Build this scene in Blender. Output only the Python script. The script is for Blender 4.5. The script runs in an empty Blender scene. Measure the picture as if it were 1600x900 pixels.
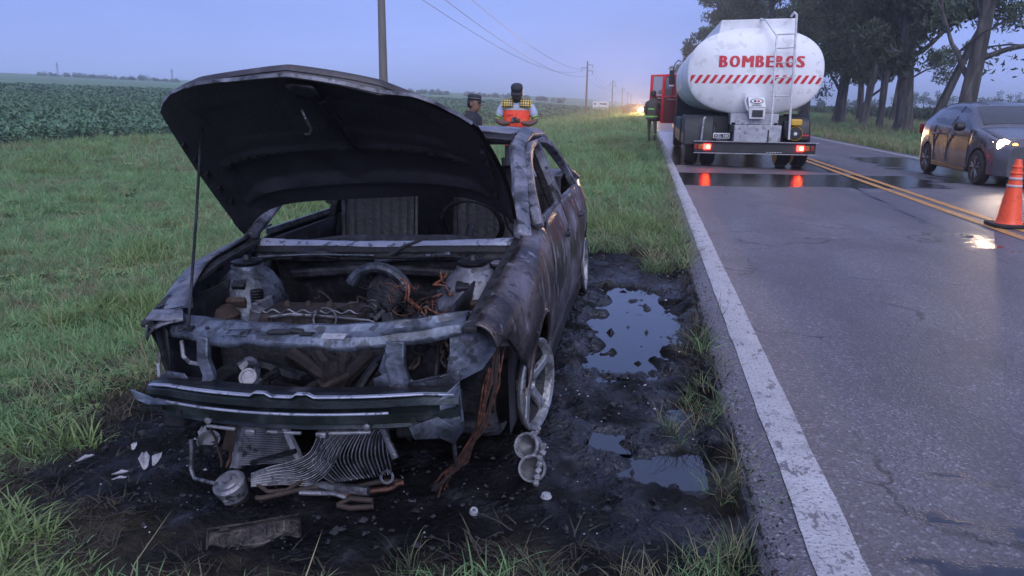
import bpy, bmesh, math, random
import numpy as np
from mathutils import Vector, Matrix, Euler
random.seed(7); RNG = np.random.default_rng(11)
S = bpy.context.scene; COL = S.collection
R = math.radians
# ---------------------------------------------------------------- camera
CAM_H = 1.42; F_PX = 1190.0
PITCH, YAW, ROLL = R(13.72), R(9.476), R(0.7)
cam = bpy.data.cameras.new('camera'); cam.sensor_width = 36; cam.lens = 36 * F_PX / 1600
cam.clip_start = 0.05; cam.clip_end = 6000
camo = bpy.data.objects.new('camera', cam); COL.objects.link(camo); S.camera = camo
fw = Vector((-math.sin(YAW)*math.cos(PITCH), math.cos(YAW)*math.cos(PITCH), -math.sin(PITCH)))
rt = Vector((math.cos(YAW), math.sin(YAW), 0)); up = rt.cross(fw)
cx = rt*math.cos(ROLL) + up*math.sin(ROLL); cy = up*math.cos(ROLL) - rt*math.sin(ROLL); cz = -fw
m = Matrix((cx, cy, cz)).transposed().to_4x4(); m.translation = Vector((0, 0, CAM_H))
camo.matrix_world = m
# ---------------------------------------------------------------- sky, sun, exposure
SUN_EL, SUN_AZ = R(38), R(200)      # soft dawn light from behind the camera
W = bpy.data.worlds.new('World'); S.world = W; W.use_nodes = True
nt = W.node_tree; N = nt.nodes; L = nt.links
for n in list(N): N.remove(n)
out = N.new('ShaderNodeOutputWorld'); bg = N.new('ShaderNodeBackground'); L.new(bg.outputs[0], out.inputs[0])
sky = N.new('ShaderNodeTexSky'); sky.sky_type = 'NISHITA'; sky.sun_disc = False
sky.sun_elevation = R(3); sky.sun_rotation = SUN_AZ
tc = N.new('ShaderNodeTexCoord'); sx = N.new('ShaderNodeSeparateXYZ'); L.new(tc.outputs['Generated'], sx.inputs[0])
rp = N.new('ShaderNodeValToRGB'); L.new(sx.outputs['Z'], rp.inputs[0])
cr = rp.color_ramp; cr.elements[0].position = 0.0; cr.elements[0].color = (.205, .265, .56, 1)
cr.elements[1].position = 1.0; cr.elements[1].color = (.30, .33, .53, 1)
e = cr.elements.new(.10); e.color = (.146, .212, .50, 1)
e = cr.elements.new(.35); e.color = (.124, .186, .45, 1)
mp = N.new('ShaderNodeMapping'); mp.inputs['Scale'].default_value = (1.5, 1.5, 5); L.new(tc.outputs['Generated'], mp.inputs[0])
nz = N.new('ShaderNodeTexNoise'); nz.inputs['Scale'].default_value = 1.6; nz.inputs['Detail'].default_value = 5; L.new(mp.outputs[0], nz.inputs[0])
mr = N.new('ShaderNodeMapRange'); mr.inputs[1].default_value = .25; mr.inputs[2].default_value = .75; mr.inputs[3].default_value = .86; mr.inputs[4].default_value = 1.12
L.new(nz.outputs[0], mr.inputs[0])
mx = N.new('ShaderNodeVectorMath'); mx.operation = 'SCALE'; L.new(rp.outputs[0], mx.inputs[0]); L.new(mr.outputs[0], mx.inputs['Scale'])
sk = N.new('ShaderNodeVectorMath'); sk.operation = 'SCALE'; sk.inputs['Scale'].default_value = .05; L.new(sky.outputs[0], sk.inputs[0])
mixc = N.new('ShaderNodeMix'); mixc.data_type = 'RGBA'; mixc.inputs[0].default_value = .88
L.new(sk.outputs[0], mixc.inputs[6]); L.new(mx.outputs[0], mixc.inputs[7]); L.new(mixc.outputs[2], bg.inputs[0])
bg.inputs[1].default_value = 1.0
sl = bpy.data.lights.new('sun', 'SUN'); sl.energy = 1.1; sl.angle = R(50); sl.color = (.87, .88, 1)
so = bpy.data.objects.new('sun', sl); COL.objects.link(so); so.rotation_euler = (R(90)-SUN_EL, 0, R(180)-SUN_AZ+R(180))
so.rotation_euler = Euler((R(90)-SUN_EL, 0, R(18)))
S.view_settings.view_transform = 'Standard'; S.view_settings.look = 'None'
S.view_settings.exposure = 1.2; S.view_settings.gamma = 1
S.render.engine = 'CYCLES'; S.cycles.use_denoising = True; S.cycles.max_bounces = 6; S.cycles.diffuse_bounces = 3
S.cycles.glossy_bounces = 3; S.cycles.transmission_bounces = 4; S.cycles.transparent_max_bounces = 8; S.cycles.volume_bounces = 2
S.cycles.caustics_reflective = False; S.cycles.caustics_refractive = False; S.cycles.sample_clamp_indirect = 4
# ---------------------------------------------------------------- noise in numpy
def _h(ix, iy, s):
    n = (ix*374761393 + iy*668265263 + s*974634777) & 0xffffffff
    n = ((n ^ (n >> 13)) * 1274126177) & 0xffffffff
    return ((n ^ (n >> 16)) & 0xffff) / 65535.0
def vnoise(x, y, s=0):
    x = np.asarray(x, float); y = np.asarray(y, float)
    ix = np.floor(x).astype(np.int64); iy = np.floor(y).astype(np.int64); fx = x-ix; fy = y-iy
    fx = fx*fx*(3-2*fx); fy = fy*fy*(3-2*fy)
    a = _h(ix, iy, s); b = _h(ix+1, iy, s); c = _h(ix, iy+1, s); d = _h(ix+1, iy+1, s)
    return (a*(1-fx)+b*fx)*(1-fy)+(c*(1-fx)+d*fx)*fy
def fbm(x, y, o=4, s=0):
    r = 0; a = .5; t = 0
    for i in range(o):
        r = r + a*vnoise(np.asarray(x)*2**i, np.asarray(y)*2**i, s+i*17); t += a; a *= .5
    return r/t
def lerp(a, b, t): return a+(b-a)*t
def interp(x, xs, ys): return float(np.interp(x, xs, ys))
# ---------------------------------------------------------------- mesh helpers
class MB:
    def __init__(s): s.v = []; s.f = []
    def add(s, vs, fs):
        o = len(s.v); s.v.extend([tuple(map(float, p)) for p in vs]); s.f.extend([tuple(i+o for i in f) for f in fs]); return s
    def box(s, c, d, rot=None):
        hx, hy, hz = d[0]/2, d[1]/2, d[2]/2
        vs = [Vector((x*hx, y*hy, z*hz)) for x in (-1, 1) for y in (-1, 1) for z in (-1, 1)]
        if rot is not None:
            M = rot if isinstance(rot, Matrix) else Euler(rot).to_matrix()
            vs = [M @ v for v in vs]
        c = Vector(c); vs = [v+c for v in vs]
        return s.add(vs, [(0, 1, 3, 2), (4, 6, 7, 5), (0, 4, 5, 1), (2, 3, 7, 6), (0, 2, 6, 4), (1, 5, 7, 3)])
    def hexa(s, b, t):           # bottom quad, top quad
        return s.add(list(b)+list(t), [(3, 2, 1, 0), (4, 5, 6, 7), (0, 1, 5, 4), (1, 2, 6, 5), (2, 3, 7, 6), (3, 0, 4, 7)])
    def loft(s, secs, closed=True, caps=True):
        n = len(secs[0]); vs = [p for sc in secs for p in sc]; fs = []
        for i in range(len(secs)-1):
            for j in range(n if closed else n-1):
                k = (j+1) % n
                fs.append((i*n+j, i*n+k, (i+1)*n+k, (i+1)*n+j))
        if caps and closed:
            fs.append(tuple(range(n-1, -1, -1))); fs.append(tuple(range((len(secs)-1)*n, len(secs)*n)))
        return s.add(vs, fs)
    def tube(s, path, r, n=7, caps=True, prof=None, upv=None):
        P = [Vector(p) for p in path]; k = len(P); secs = []
        ref = Vector(upv) if upv else None; prev = None
        for i, p in enumerate(P):
            t = (P[min(i+1, k-1)]-P[max(i-1, 0)])
            t = t.normalized() if t.length > 1e-9 else Vector((0, 0, 1))
            if ref is not None: a = t.cross(ref)
            elif prev is not None: a = prev - t*prev.dot(t)
            else: a = t.cross(Vector((0, 0, 1)) if abs(t.z) < .9 else Vector((1, 0, 0)))
            if a.length < 1e-6: a = t.cross(Vector((.3, 1, .2)))
            a.normalize(); b = a.cross(t) if ref is None else t.cross(a)*-1; prev = a
            ri = r[i] if isinstance(r, (list, tuple)) else r
            if prof: secs.append([p+a*q[0]*ri+b*q[1]*ri for q in prof])
            else: secs.append([p+(a*math.cos(6.28318*j/n)+b*math.sin(6.28318*j/n))*ri for j in range(n)])
        return s.loft(secs, True, caps)
    def bar(s, path, w, d, upv): # flat bar: w across upv, d along upv
        return s.tube(path, 1.0, prof=[(-w/2, -d/2), (w/2, -d/2), (w/2, d/2), (-w/2, d/2)], upv=upv)
    def lathe(s, prof, c=(0, 0, 0), axis=(0, 0, 1), n=20, caps=True):
        ax = Vector(axis).normalized(); a = ax.orthogonal().normalized(); b = ax.cross(a); c = Vector(c)
        return s.loft([[c+ax*h+(a*math.cos(6.28318*j/n)+b*math.sin(6.28318*j/n))*max(r, 1e-4) for j in range(n)] for r, h in prof], True, caps)
    def grid(s, g):              # g[i][j] points
        nj = len(g[0]); vs = [p for r_ in g for p in r_]
        return s.add(vs, [(i*nj+j, i*nj+j+1, (i+1)*nj+j+1, (i+1)*nj+j) for i in range(len(g)-1) for j in range(nj-1)])
    def disc(s, c, r, axis=(0, 0, 1), n=14): return s.lathe([(r, 0), (r, .002)], c, axis, n)
    def prism(s, poly, z0, z1):  # xy polygon
        n = len(poly)
        return s.add([(p[0], p[1], z0) for p in poly]+[(p[0], p[1], z1) for p in poly],
                     [tuple(range(n-1, -1, -1)), tuple(range(n, 2*n))]+[(i, (i+1) % n, n+(i+1) % n, n+i) for i in range(n)])
    def build(s, name, mat, parent=None, smooth=True, bevel=0, solid=0, sub=0, ang=35):
        me = bpy.data.meshes.new(name); me.from_pydata(s.v, [], s.f); me.update()
        bm = bmesh.new(); bm.from_mesh(me); bmesh.ops.recalc_face_normals(bm, faces=bm.faces[:]); bm.to_mesh(me); bm.free()
        if mat: me.materials.append(mat)
        if smooth:
            me.polygons.foreach_set('use_smooth', [True]*len(me.polygons)); me.set_sharp_from_angle(angle=R(ang))
        o = bpy.data.objects.new(name, me); COL.objects.link(o); o.parent = parent
        if solid:
            q = o.modifiers.new('solid', 'SOLIDIFY'); q.thickness = solid; q.offset = 0
        if bevel:
            q = o.modifiers.new('bevel', 'BEVEL'); q.width = bevel; q.segments = 2; q.limit_method = 'ANGLE'; q.angle_limit = R(40)
        if sub:
            q = o.modifiers.new('sub', 'SUBSURF'); q.levels = sub; q.render_levels = sub
        return o
def tag(o, label=None, cat=None, group=None, kind=None):
    if label: o['label'] = label
    if cat: o['category'] = cat
    if group: o['group'] = group
    if kind: o['kind'] = kind
    return o
def thing(name, label, cat, loc=(0, 0, 0), rz=0, group=None):
    o = bpy.data.objects.new(name, None); COL.objects.link(o); o.location = loc; o.rotation_euler = (0, 0, rz); o.empty_display_size = .2
    return tag(o, label, cat, group)
def copy_tree(o, parent=None):
    c = o.copy(); COL.objects.link(c); c.parent = parent
    for ch in list(o.children): copy_tree(ch, c)
    return c
def skin(name, chains, mat, parent, sub=1, root=0):
    """one continuous skinned surface; chains: lists of (key, pos, radius or (rx, ry))"""
    V = []; Ed = []; Rd = []; idx = {}
    for ch in chains:
        last = None
        for key, pos, rad in ch:
            if key not in idx:
                idx[key] = len(V); V.append(pos); Rd.append(rad if isinstance(rad, tuple) else (rad, rad))
            if last is not None: Ed.append((last, idx[key]))
            last = idx[key]
    me = bpy.data.meshes.new(name); me.from_pydata(V, Ed, [])
    o = bpy.data.objects.new(name, me); COL.objects.link(o); o.parent = parent
    o.modifiers.new('skin', 'SKIN')
    if not me.skin_vertices:
        bm = bmesh.new(); bm.from_mesh(me); bm.verts.layers.skin.verify(); bm.to_mesh(me); bm.free()
    for i, d in enumerate(me.skin_vertices[0].data):
        d.radius = Rd[i]; d.use_root = (i == root)
    q = o.modifiers.new('sub', 'SUBSURF'); q.levels = sub; q.render_levels = sub
    o.modifiers['skin'].use_smooth_shade = True
    me.materials.append(mat)
    return o
# ---------------------------------------------------------------- materials
def pmat(name, cols, scale=6, rough=(.5, .7), metal=0.0, bump=0.0, bscale=None, stretch=(1, 1, 1), detail=6, dist=0.0, spec=.5, coat=0, fine=None, scuff=None):
    """noise -> colour ramp -> principled; rough follows the noise; bump from a second noise; fine = (colour, amount, scale) speckle"""
    m = bpy.data.materials.new(name); m.use_nodes = True; nt = m.node_tree; N = nt.nodes; L = nt.links
    b = N['Principled BSDF']; b.inputs['Metallic'].default_value = metal; b.inputs['Specular IOR Level'].default_value = spec
    if coat: b.inputs['Coat Weight'].default_value = coat; b.inputs['Coat Roughness'].default_value = .08
    tc = N.new('ShaderNodeTexCoord'); mp = N.new('ShaderNodeMapping'); mp.inputs['Scale'].default_value = stretch
    L.new(tc.outputs['Object'], mp.inputs[0])
    nz = N.new('ShaderNodeTexNoise'); nz.inputs['Scale'].default_value = scale; nz.inputs['Detail'].default_value = detail; nz.inputs['Roughness'].default_value = .62
    nz.inputs['Distortion'].default_value = dist; L.new(mp.outputs[0], nz.inputs[0])
    rp = N.new('ShaderNodeValToRGB'); L.new(nz.outputs[0], rp.inputs[0]); cr = rp.color_ramp
    if len(cols) == 1: cols = [(0.3, cols[0]), (.7, tuple(c*.8 for c in cols[0]))]
    while len(cr.elements) < len(cols): cr.elements.new(.5)
    for e, (p, c) in zip(cr.elements, sorted(cols, key=lambda t: t[0])): e.position = p; e.color = (*c, 1)
    colout = rp.outputs[0]
    if fine:
        n2 = N.new('ShaderNodeTexNoise'); n2.inputs['Scale'].default_value = fine[2]; n2.inputs['Detail'].default_value = 3; L.new(tc.outputs['Object'], n2.inputs[0])
        r2 = N.new('ShaderNodeMapRange'); r2.inputs[1].default_value = .575; r2.inputs[2].default_value = .62; r2.inputs[4].default_value = fine[1]; L.new(n2.outputs[0], r2.inputs[0])
        mx = N.new('ShaderNodeMix'); mx.data_type = 'RGBA'; L.new(r2.outputs[0], mx.inputs[0]); L.new(colout, mx.inputs[6]); mx.inputs[7].default_value = (*fine[0], 1); colout = mx.outputs[2]
    if scuff:
        m2 = N.new('ShaderNodeMapping'); m2.inputs['Scale'].default_value = scuff[3]; L.new(tc.outputs['Object'], m2.inputs[0])
        n4 = N.new('ShaderNodeTexNoise'); n4.inputs['Scale'].default_value = scuff[2]; n4.inputs['Detail'].default_value = 10; n4.inputs['Roughness'].default_value = .7; n4.inputs['Distortion'].default_value = .4; L.new(m2.outputs[0], n4.inputs[0])
        r4 = N.new('ShaderNodeMapRange'); r4.inputs[1].default_value = .555; r4.inputs[2].default_value = .60; r4.inputs[4].default_value = scuff[1]; L.new(n4.outputs[0], r4.inputs[0])
        x4 = N.new('ShaderNodeMix'); x4.data_type = 'RGBA'; L.new(r4.outputs[0], x4.inputs[0]); L.new(colout, x4.inputs[6]); x4.inputs[7].default_value = (*scuff[0], 1); colout = x4.outputs[2]
    L.new(colout, b.inputs['Base Color'])
    rr = N.new('ShaderNodeMapRange'); rr.inputs[1].default_value = .3; rr.inputs[2].default_value = .7; rr.inputs[3].default_value = rough[0]; rr.inputs[4].default_value = rough[1]
    L.new(nz.outputs[0], rr.inputs[0]); L.new(rr.outputs[0], b.inputs['Roughness'])
    if bump:
        n3 = N.new('ShaderNodeTexNoise'); n3.inputs['Scale'].default_value = bscale or scale*4; n3.inputs['Detail'].default_value = 5; L.new(mp.outputs[0], n3.inputs[0])
        bp = N.new('ShaderNodeBump'); bp.inputs['Strength'].default_value = bump; bp.inputs['Distance'].default_value = .02; L.new(n3.outputs[0], bp.inputs['Height']); L.new(bp.outputs[0], b.inputs['Normal'])
    return m
def emat(name, col, strength):
    m = bpy.data.materials.new(name); m.use_nodes = True; b = m.node_tree.nodes['Principled BSDF']
    b.inputs['Base Color'].default_value = (*[c*.5 for c in col], 1); b.inputs['Emission Color'].default_value = (*col, 1); b.inputs['Emission Strength'].default_value = strength
    b.inputs['Roughness'].default_value = .2
    return m
def glass(name, col=(.02, .025, .03), alpha=.45, rough=.05):
    m = bpy.data.materials.new(name); m.use_nodes = True; b = m.node_tree.nodes['Principled BSDF']
    b.inputs['Base Color'].default_value = (*col, 1); b.inputs['Alpha'].default_value = alpha; b.inputs['Roughness'].default_value = rough; b.inputs['Specular IOR Level'].default_value = .8
    return m
M = {}
M['soot'] = pmat('soot', [(.3, (.006, .006, .008)), (.55, (.014, .014, .018)), (.75, (.035, .034, .042))], 9, (.55, .9), 0, .5, 40)
M['soot_metal'] = pmat('soot_metal', [(.28, (.005, .005, .007)), (.52, (.013, .013, .017)), (.68, (.05, .05, .062)), (.80, (.15, .15, .18))], 9, (.35, .7), .45, .3, 45, detail=9)
M['hood_under'] = pmat('hood_under', [(.3, (.014, .014, .02)), (.6, (.032, .032, .044)), (.8, (.06, .056, .066))], 5, (.5, .75), .15, .25, 60)
M['hood_skin'] = pmat('hood_skin', [(.3, (.02, .018, .022)), (.55, (.05, .045, .054)), (.75, (.11, .10, .12))], 4, (.4, .6), .3, .15, 60)
M['burnt_panel'] = pmat('burnt_panel', [(.30, (.006, .005, .006)), (.43, (.018, .014, .014)), (.49, (.065, .050, .048)), (.55, (.12, .102, .108)), (.62, (.20, .185, .205)), (.78, (.34, .33, .37))], 2.2, (.3, .62), .6, .22, 30, stretch=(1.2, .8, 1.3), detail=14, dist=.55, fine=((.03, .022, .025), .7, 22), scuff=((.42, .41, .46), .66, 5.0, (1.2, 1.8, .85)))
M['ash_metal'] = pmat('ash_metal', [(.25, (.012, .012, .015)), (.40, (.05, .05, .06)), (.53, (.14, .14, .165)), (.72, (.31, .31, .37))], 5, (.4, .6), .3, .25, 50, detail=10, dist=.8, fine=((.02, .02, .024), .85, 16))
M['bare_steel'] = pmat('bare_steel', [(.27, (.008, .009, .012)), (.42, (.035, .04, .052)), (.54, (.10, .115, .15)), (.75, (.21, .24, .31))], 6, (.35, .55), .5, .2, 60, detail=9, dist=.6, fine=((.03, .03, .035), .7, 22))
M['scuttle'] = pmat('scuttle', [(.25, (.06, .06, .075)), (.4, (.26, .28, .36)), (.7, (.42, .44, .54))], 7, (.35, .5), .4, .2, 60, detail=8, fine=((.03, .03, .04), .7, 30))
M['beam_steel'] = pmat('beam_steel', [(.3, (.008, .012, .013)), (.55, (.022, .03, .033)), (.75, (.08, .09, .10))], 5, (.25, .45), .6, .1, 60, detail=8)
M['rust'] = pmat('rust', [(.3, (.014, .010, .009)), (.55, (.045, .029, .023)), (.75, (.10, .075, .062))], 12, (.7, .9), .1, .4, 50)
M['rust_dark'] = pmat('rust_dark', [(.3, (.010, .008, .009)), (.55, (.024, .017, .017)), (.75, (.055, .042, .043))], 10, (.65, .9), .15, .4, 50)
M['copper'] = pmat('copper', [(.35, (.015, .008, .006)), (.52, (.09, .035, .024)), (.75, (.26, .11, .075))], 30, (.45, .7), .5, .2)
M['copper_bright'] = pmat('copper_bright', [(.38, (.02, .010, .009)), (.66, (.26, .085, .045))], 40, (.4, .6), .4)
M['plate_burnt'] = pmat('plate_burnt', [(.3, (.014, .012, .012)), (.55, (.045, .038, .035)), (.75, (.13, .115, .105))], 16, (.35, .6), .4, .3, 60)
M['ash'] = pmat('ash', [(.3, (.16, .16, .18)), (.7, (.42, .42, .45))], 20, (.8, .9), 0, .4, 80)
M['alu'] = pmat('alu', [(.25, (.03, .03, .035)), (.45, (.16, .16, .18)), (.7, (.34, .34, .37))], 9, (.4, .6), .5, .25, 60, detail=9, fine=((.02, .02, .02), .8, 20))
M['rim'] = pmat('rim', [(.25, (.05, .05, .055)), (.45, (.24, .24, .25)), (.7, (.45, .45, .47))], 10, (.35, .55), .6, .2, 60, detail=8, fine=((.04, .03, .03), .6, 18))
M['fin'] = pmat('fin', [(.3, (.03, .03, .033)), (.6, (.13, .13, .14)), (.8, (.24, .24, .26))], 14, (.4, .6), .5)
M['black'] = pmat('black', [(.012, .012, .013)], 10, (.45, .6))
M['rubber'] = pmat('rubber', [(.3, (.012, .012, .013)), (.7, (.028, .027, .027))], 18, (.75, .9), 0, .3, 60)
M['white_paint'] = pmat('white_paint', [(.3, (.60, .60, .61)), (.55, (.74, .74, .75)), (.75, (.78, .78, .79))], 1.6, (.3, .45), 0, .03, 40, detail=10, stretch=(1, 1, .45), fine=((.42, .40, .38), .35, 5))
M['grey_alu'] = pmat('grey_alu', [(.3, (.26, .26, .28)), (.7, (.45, .45, .48))], 8, (.35, .55), .5, .15, 60, fine=((.1, .1, .1), .6, 9))
M['pipe_white'] = pmat('pipe_white', [(.3, (.45, .45, .47)), (.7, (.7, .7, .72))], 9, (.4, .55), .1)
M['red_paint'] = pmat('red_paint', [(.3, (.45, .012, .015)), (.7, (.6, .02, .02))], 6, (.3, .45), 0, 0, coat=.3)
M['sign_red'] = pmat('sign_red', [(.3, (.50, .015, .03)), (.7, (.58, .022, .04))], 8, (.4, .5))
M['dark_truck'] = pmat('dark_truck', [(.3, (.015, .015, .017)), (.6, (.03, .03, .033)), (.8, (.07, .065, .06))], 5, (.5, .75), .1, .2, 30)
M['door_trim'] = pmat('door_trim', [(.3, (.10, .03, .03)), (.7, (.15, .045, .042))], 6, (.6, .75))
M['yellow'] = pmat('yellow', [(.6, .36, .03)], 5, (.4, .5))
M['grey_car'] = pmat('grey_car', [(.3, (.095, .092, .105)), (.7, (.11, .106, .12))], 3, (.2, .3), .5, coat=.5)
M['dark_car'] = pmat('dark_car', [(.03, .03, .035)], 3, (.3, .4), .3, coat=.4)
M['chrome'] = pmat('chrome', [(.5, .5, .52)], 8, (.15, .25), .9)
M['cone_orange'] = pmat('cone_orange', [(.3, (.86, .085, .018)), (.7, (.92, .10, .025))], 9, (.4, .5), fine=((.4, .06, .03), .35, 20))
M['cone_white'] = pmat('cone_white', [(.60, .42, .40)], 9, (.4, .6))
M['skin'] = pmat('skin', [(.22, .115, .08)], 20, (.5, .6))
M['skin_dark'] = pmat('skin_dark', [(.14, .075, .055)], 20, (.5, .6))
M['navy'] = pmat('navy', [(.3, (.010, .012, .02)), (.7, (.018, .02, .03))], 30, (.7, .85), 0, .3, 60)
M['shirt'] = pmat('shirt', [(.3, (.34, .38, .50)), (.7, (.40, .44, .56))], 20, (.7, .85), 0, .3, 40)
M['vest'] = pmat('vest', [(.3, (.85, .06, .025)), (.7, (.92, .09, .03))], 14, (.5, .7), 0, .4, 30)
M['neon'] = pmat('neon', [(.35, .85, .12)], 20, (.5, .6))
M['reflective'] = pmat('reflective', [(.36, .36, .37)], 30, (.4, .6))
M['fire_suit'] = pmat('fire_suit', [(.3, (.07, .06, .05)), (.7, (.12, .10, .08))], 14, (.7, .85))
M['wood_pole'] = pmat('wood_pole', [(.3, (.10, .09, .085)), (.7, (.17, .155, .145))], 5, (.75, .9), 0, .3, 40, stretch=(4, 4, .4))
M['wire'] = pmat('wire', [(.10, .10, .11)], 5, (.5, .6), .3)
M['bark'] = pmat('bark', [(.28, (.012, .011, .011)), (.45, (.035, .031, .03)), (.6, (.09, .08, .077)), (.78, (.18, .165, .16))], 2.2, (.8, .95), 0, .6, 14, stretch=(2.2, 2.2, .35), detail=9, dist=.8)
M['clear'] = glass('clear', (.5, .55, .6), .25, .02); M['door_pane'] = glass('door_pane', (.10, .11, .12), .6, .1)
M['car_glass'] = glass('car_glass', (.03, .035, .04), .88, .03)
M['red_lens'] = pmat('red_lens', [(.25, .01, .01)], 5, (.15, .2), coat=.5)
M['amber_lens'] = pmat('amber_lens', [(.35, .09, .01)], 5, (.15, .2), coat=.5)
M['tail_lit'] = emat('tail_lit', (1, .02, .015), 9)
M['tail_core'] = emat('tail_core', (1, .12, .03), 26)
M['amber_lit'] = emat('amber_lit', (1, .32, .03), 7)
M['head_lit'] = emat('head_lit', (1, .78, .60), 40); M['lens_lit'] = emat('lens_lit', (1, .72, .54), 14); M['ash_grey'] = pmat('ash_grey', [(.3, (.07, .07, .08)), (.55, (.20, .20, .22)), (.75, (.38, .38, .41))], 28, (.7, .9), 0, .6, 90)
M['head_far'] = emat('head_far', (1, .62, .30), 380)
def leafmat(name, cols, scale=.8, rough=.55, trans=.25):
    m = pmat(name, cols, scale, (rough, rough+.1), 0, detail=4)
    nt = m.node_tree; N = nt.nodes; L = nt.links; b = N['Principled BSDF']; src = b.inputs['Base Color'].links[0].from_socket
    oi = N.new('ShaderNodeObjectInfo'); hv = N.new('ShaderNodeHueSaturation')
    mr = N.new('ShaderNodeMapRange'); mr.inputs[3].default_value = .80; mr.inputs[4].default_value = 1.50; L.new(oi.outputs['Random'], mr.inputs[0])
    L.new(mr.outputs[0], hv.inputs['Value']); L.new(src, hv.inputs['Color']); L.new(hv.outputs[0], b.inputs['Base Color'])
    if trans:
        t = N.new('ShaderNodeBsdfTranslucent'); L.new(hv.outputs[0], t.inputs[0]); mx = N.new('ShaderNodeMixShader'); mx.inputs[0].default_value = trans
        L.new(b.outputs[0], mx.inputs[1]); L.new(t.outputs[0], mx.inputs[2]); L.new(mx.outputs[0], N['Material Output'].inputs[0])
    return m
M['grass'] = leafmat('grass', [(.28, (.13, .24, .10)), (.5, (.20, .32, .135)), (.72, (.27, .36, .18))], .5, .6, .45)
M['grass_dark'] = leafmat('grass_dark', [(.3, (.035, .055, .025)), (.7, (.075, .10, .045))], 1, .7, .2)
M['grass_dry'] = leafmat('grass_dry', [(.3, (.15, .135, .075)), (.7, (.26, .23, .13))], 1, .7, .2)
M['grass_lush'] = leafmat('grass_lush', [(.3, (.13, .19, .065)), (.7, (.18, .25, .09))], 1, .55, .3)
M['burnt_straw'] = leafmat('burnt_straw', [(.3, (.012, .010, .009)), (.55, (.035, .029, .02)), (.75, (.10, .085, .05))], 3, .8, 0)
M['soy'] = leafmat('soy', [(.3, (.045, .10, .05)), (.5, (.07, .145, .07)), (.72, (.12, .20, .11))], .35, .42, .2)
M['corn'] = leafmat('corn', [(.3, (.03, .05, .02)), (.7, (.065, .09, .035))], .3, .6, .2)
M['euca'] = leafmat('euca', [(.3, (.030, .046, .024)), (.52, (.055, .08, .036)), (.75, (.10, .13, .055))], .22, .6, .25)
M['far_tree'] = leafmat('far_tree', [(.3, (.03, .045, .03)), (.7, (.06, .08, .05))], .2, .8, 0)
# ---------------------------------------------------------------- ground, road, fields
def npmesh(name, V, F, mat, parent=None, smooth=False):
    me = bpy.data.meshes.new(name); V = np.asarray(V, np.float32); F = np.asarray(F, np.int32)
    k = F.shape[1]; me.vertices.add(len(V)); me.vertices.foreach_set('co', V.ravel())
    me.loops.add(F.size); me.loops.foreach_set('vertex_index', F.ravel())
    me.polygons.add(len(F)); me.polygons.foreach_set('loop_start', np.arange(0, F.size, k, dtype=np.int32))
    if smooth: me.polygons.foreach_set('use_smooth', np.ones(len(F), bool))
    me.update(calc_edges=True); me.validate()
    if mat: me.materials.append(mat)
    o = bpy.data.objects.new(name, me); COL.objects.link(o); o.parent = parent
    return o
def gridmesh(name, X, Y, Z, mat, smooth=True):
    ni, nj = X.shape; idx = np.arange(ni*nj).reshape(ni, nj)
    F = np.stack([idx[:-1, :-1], idx[1:, :-1], idx[1:, 1:], idx[:-1, 1:]], -1).reshape(-1, 4)
    return npmesh(name, np.stack([X, Y, Z], -1).reshape(-1, 3), F, mat, smooth=smooth)
def attr(o, name, a):
    at = o.data.attributes.new(name, 'FLOAT', 'POINT'); at.data.foreach_set('value', np.asarray(a, np.float32).ravel())
def sdist(px, py, poly):         # signed distance, positive inside
    px = np.asarray(px, float); py = np.asarray(py, float); d = np.full(px.shape, 1e9); ins = np.zeros(px.shape, bool); n = len(poly)
    for i in range(n):
        x0, y0 = poly[i]; x1, y1 = poly[(i+1) % n]; ex, ey = x1-x0, y1-y0
        t = np.clip(((px-x0)*ex+(py-y0)*ey)/(ex*ex+ey*ey), 0, 1)
        d = np.minimum(d, np.hypot(px-x0-t*ex, py-y0-t*ey))
        c = ((y0 > py) != (y1 > py)) & (px < (x1-x0)*(py-y0)/((y1-y0) if y1 != y0 else 1e-9)+x0); ins ^= c
    return np.where(ins, d, -d)
def sstep(a, b, x): t = np.clip((x-a)/(b-a), 0, 1); return t*t*(3-2*t)
SCORCH = [(-1.36, 2.04), (-1.75, 2.14), (-2.25, 2.42), (-2.5, 3.0), (-2.5, 3.8), (-2.3, 5.2), (-2.2, 6.6), (-1.1, 7.3), (-.25, 7.5), (.30, 7.0), (.43, 6.2), (.44, 1.95), (.15, 2.0), (-.25, 2.08), (-.58, 2.08), (-1, 2.0)]
PUD = [[(-.23, 3.9), (.1, 4.0), (.3, 4.8), (.28, 5.7), (-.02, 6.25), (-.3, 5.95), (-.3, 5.0)], [(.0, 2.85), (.2, 3.05), (.4, 3.12), (.43, 2.85), (.27, 2.72)], [(.2, 3.38), (.37, 3.42), (.36, 3.56), (.22, 3.54)], [(-.14, 3.05), (-.02, 3.06), (-.04, 3.2), (-.13, 3.2)], [(.34, 2.1), (.425, 2.1), (.425, 2.65), (.37, 2.6)]]
FIELD = [(-20, -10), (-20, 28), (-14, 45), (-10.2, 66), (-9.8, 225), (-28, 235), (-60, 150), (-83, 88), (-95, 40), (-110, -10)]
def burn_at(x, y):
    return sstep(-.22, .12, sdist(x, y, SCORCH)+(fbm(x*3.2, y*3.2, 4, 3)-.5)*.62)
def pud_at(x, y):
    r = np.zeros(np.shape(x))
    for p in PUD: r = np.maximum(r, sstep(-.05, .07, sdist(x, y, p)+(0 if p is PUD[0] else .05)+(fbm(x*5, y*9, 5, 5)-.5)*(.34 if p is PUD[0] else .16)))
    return r
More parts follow.
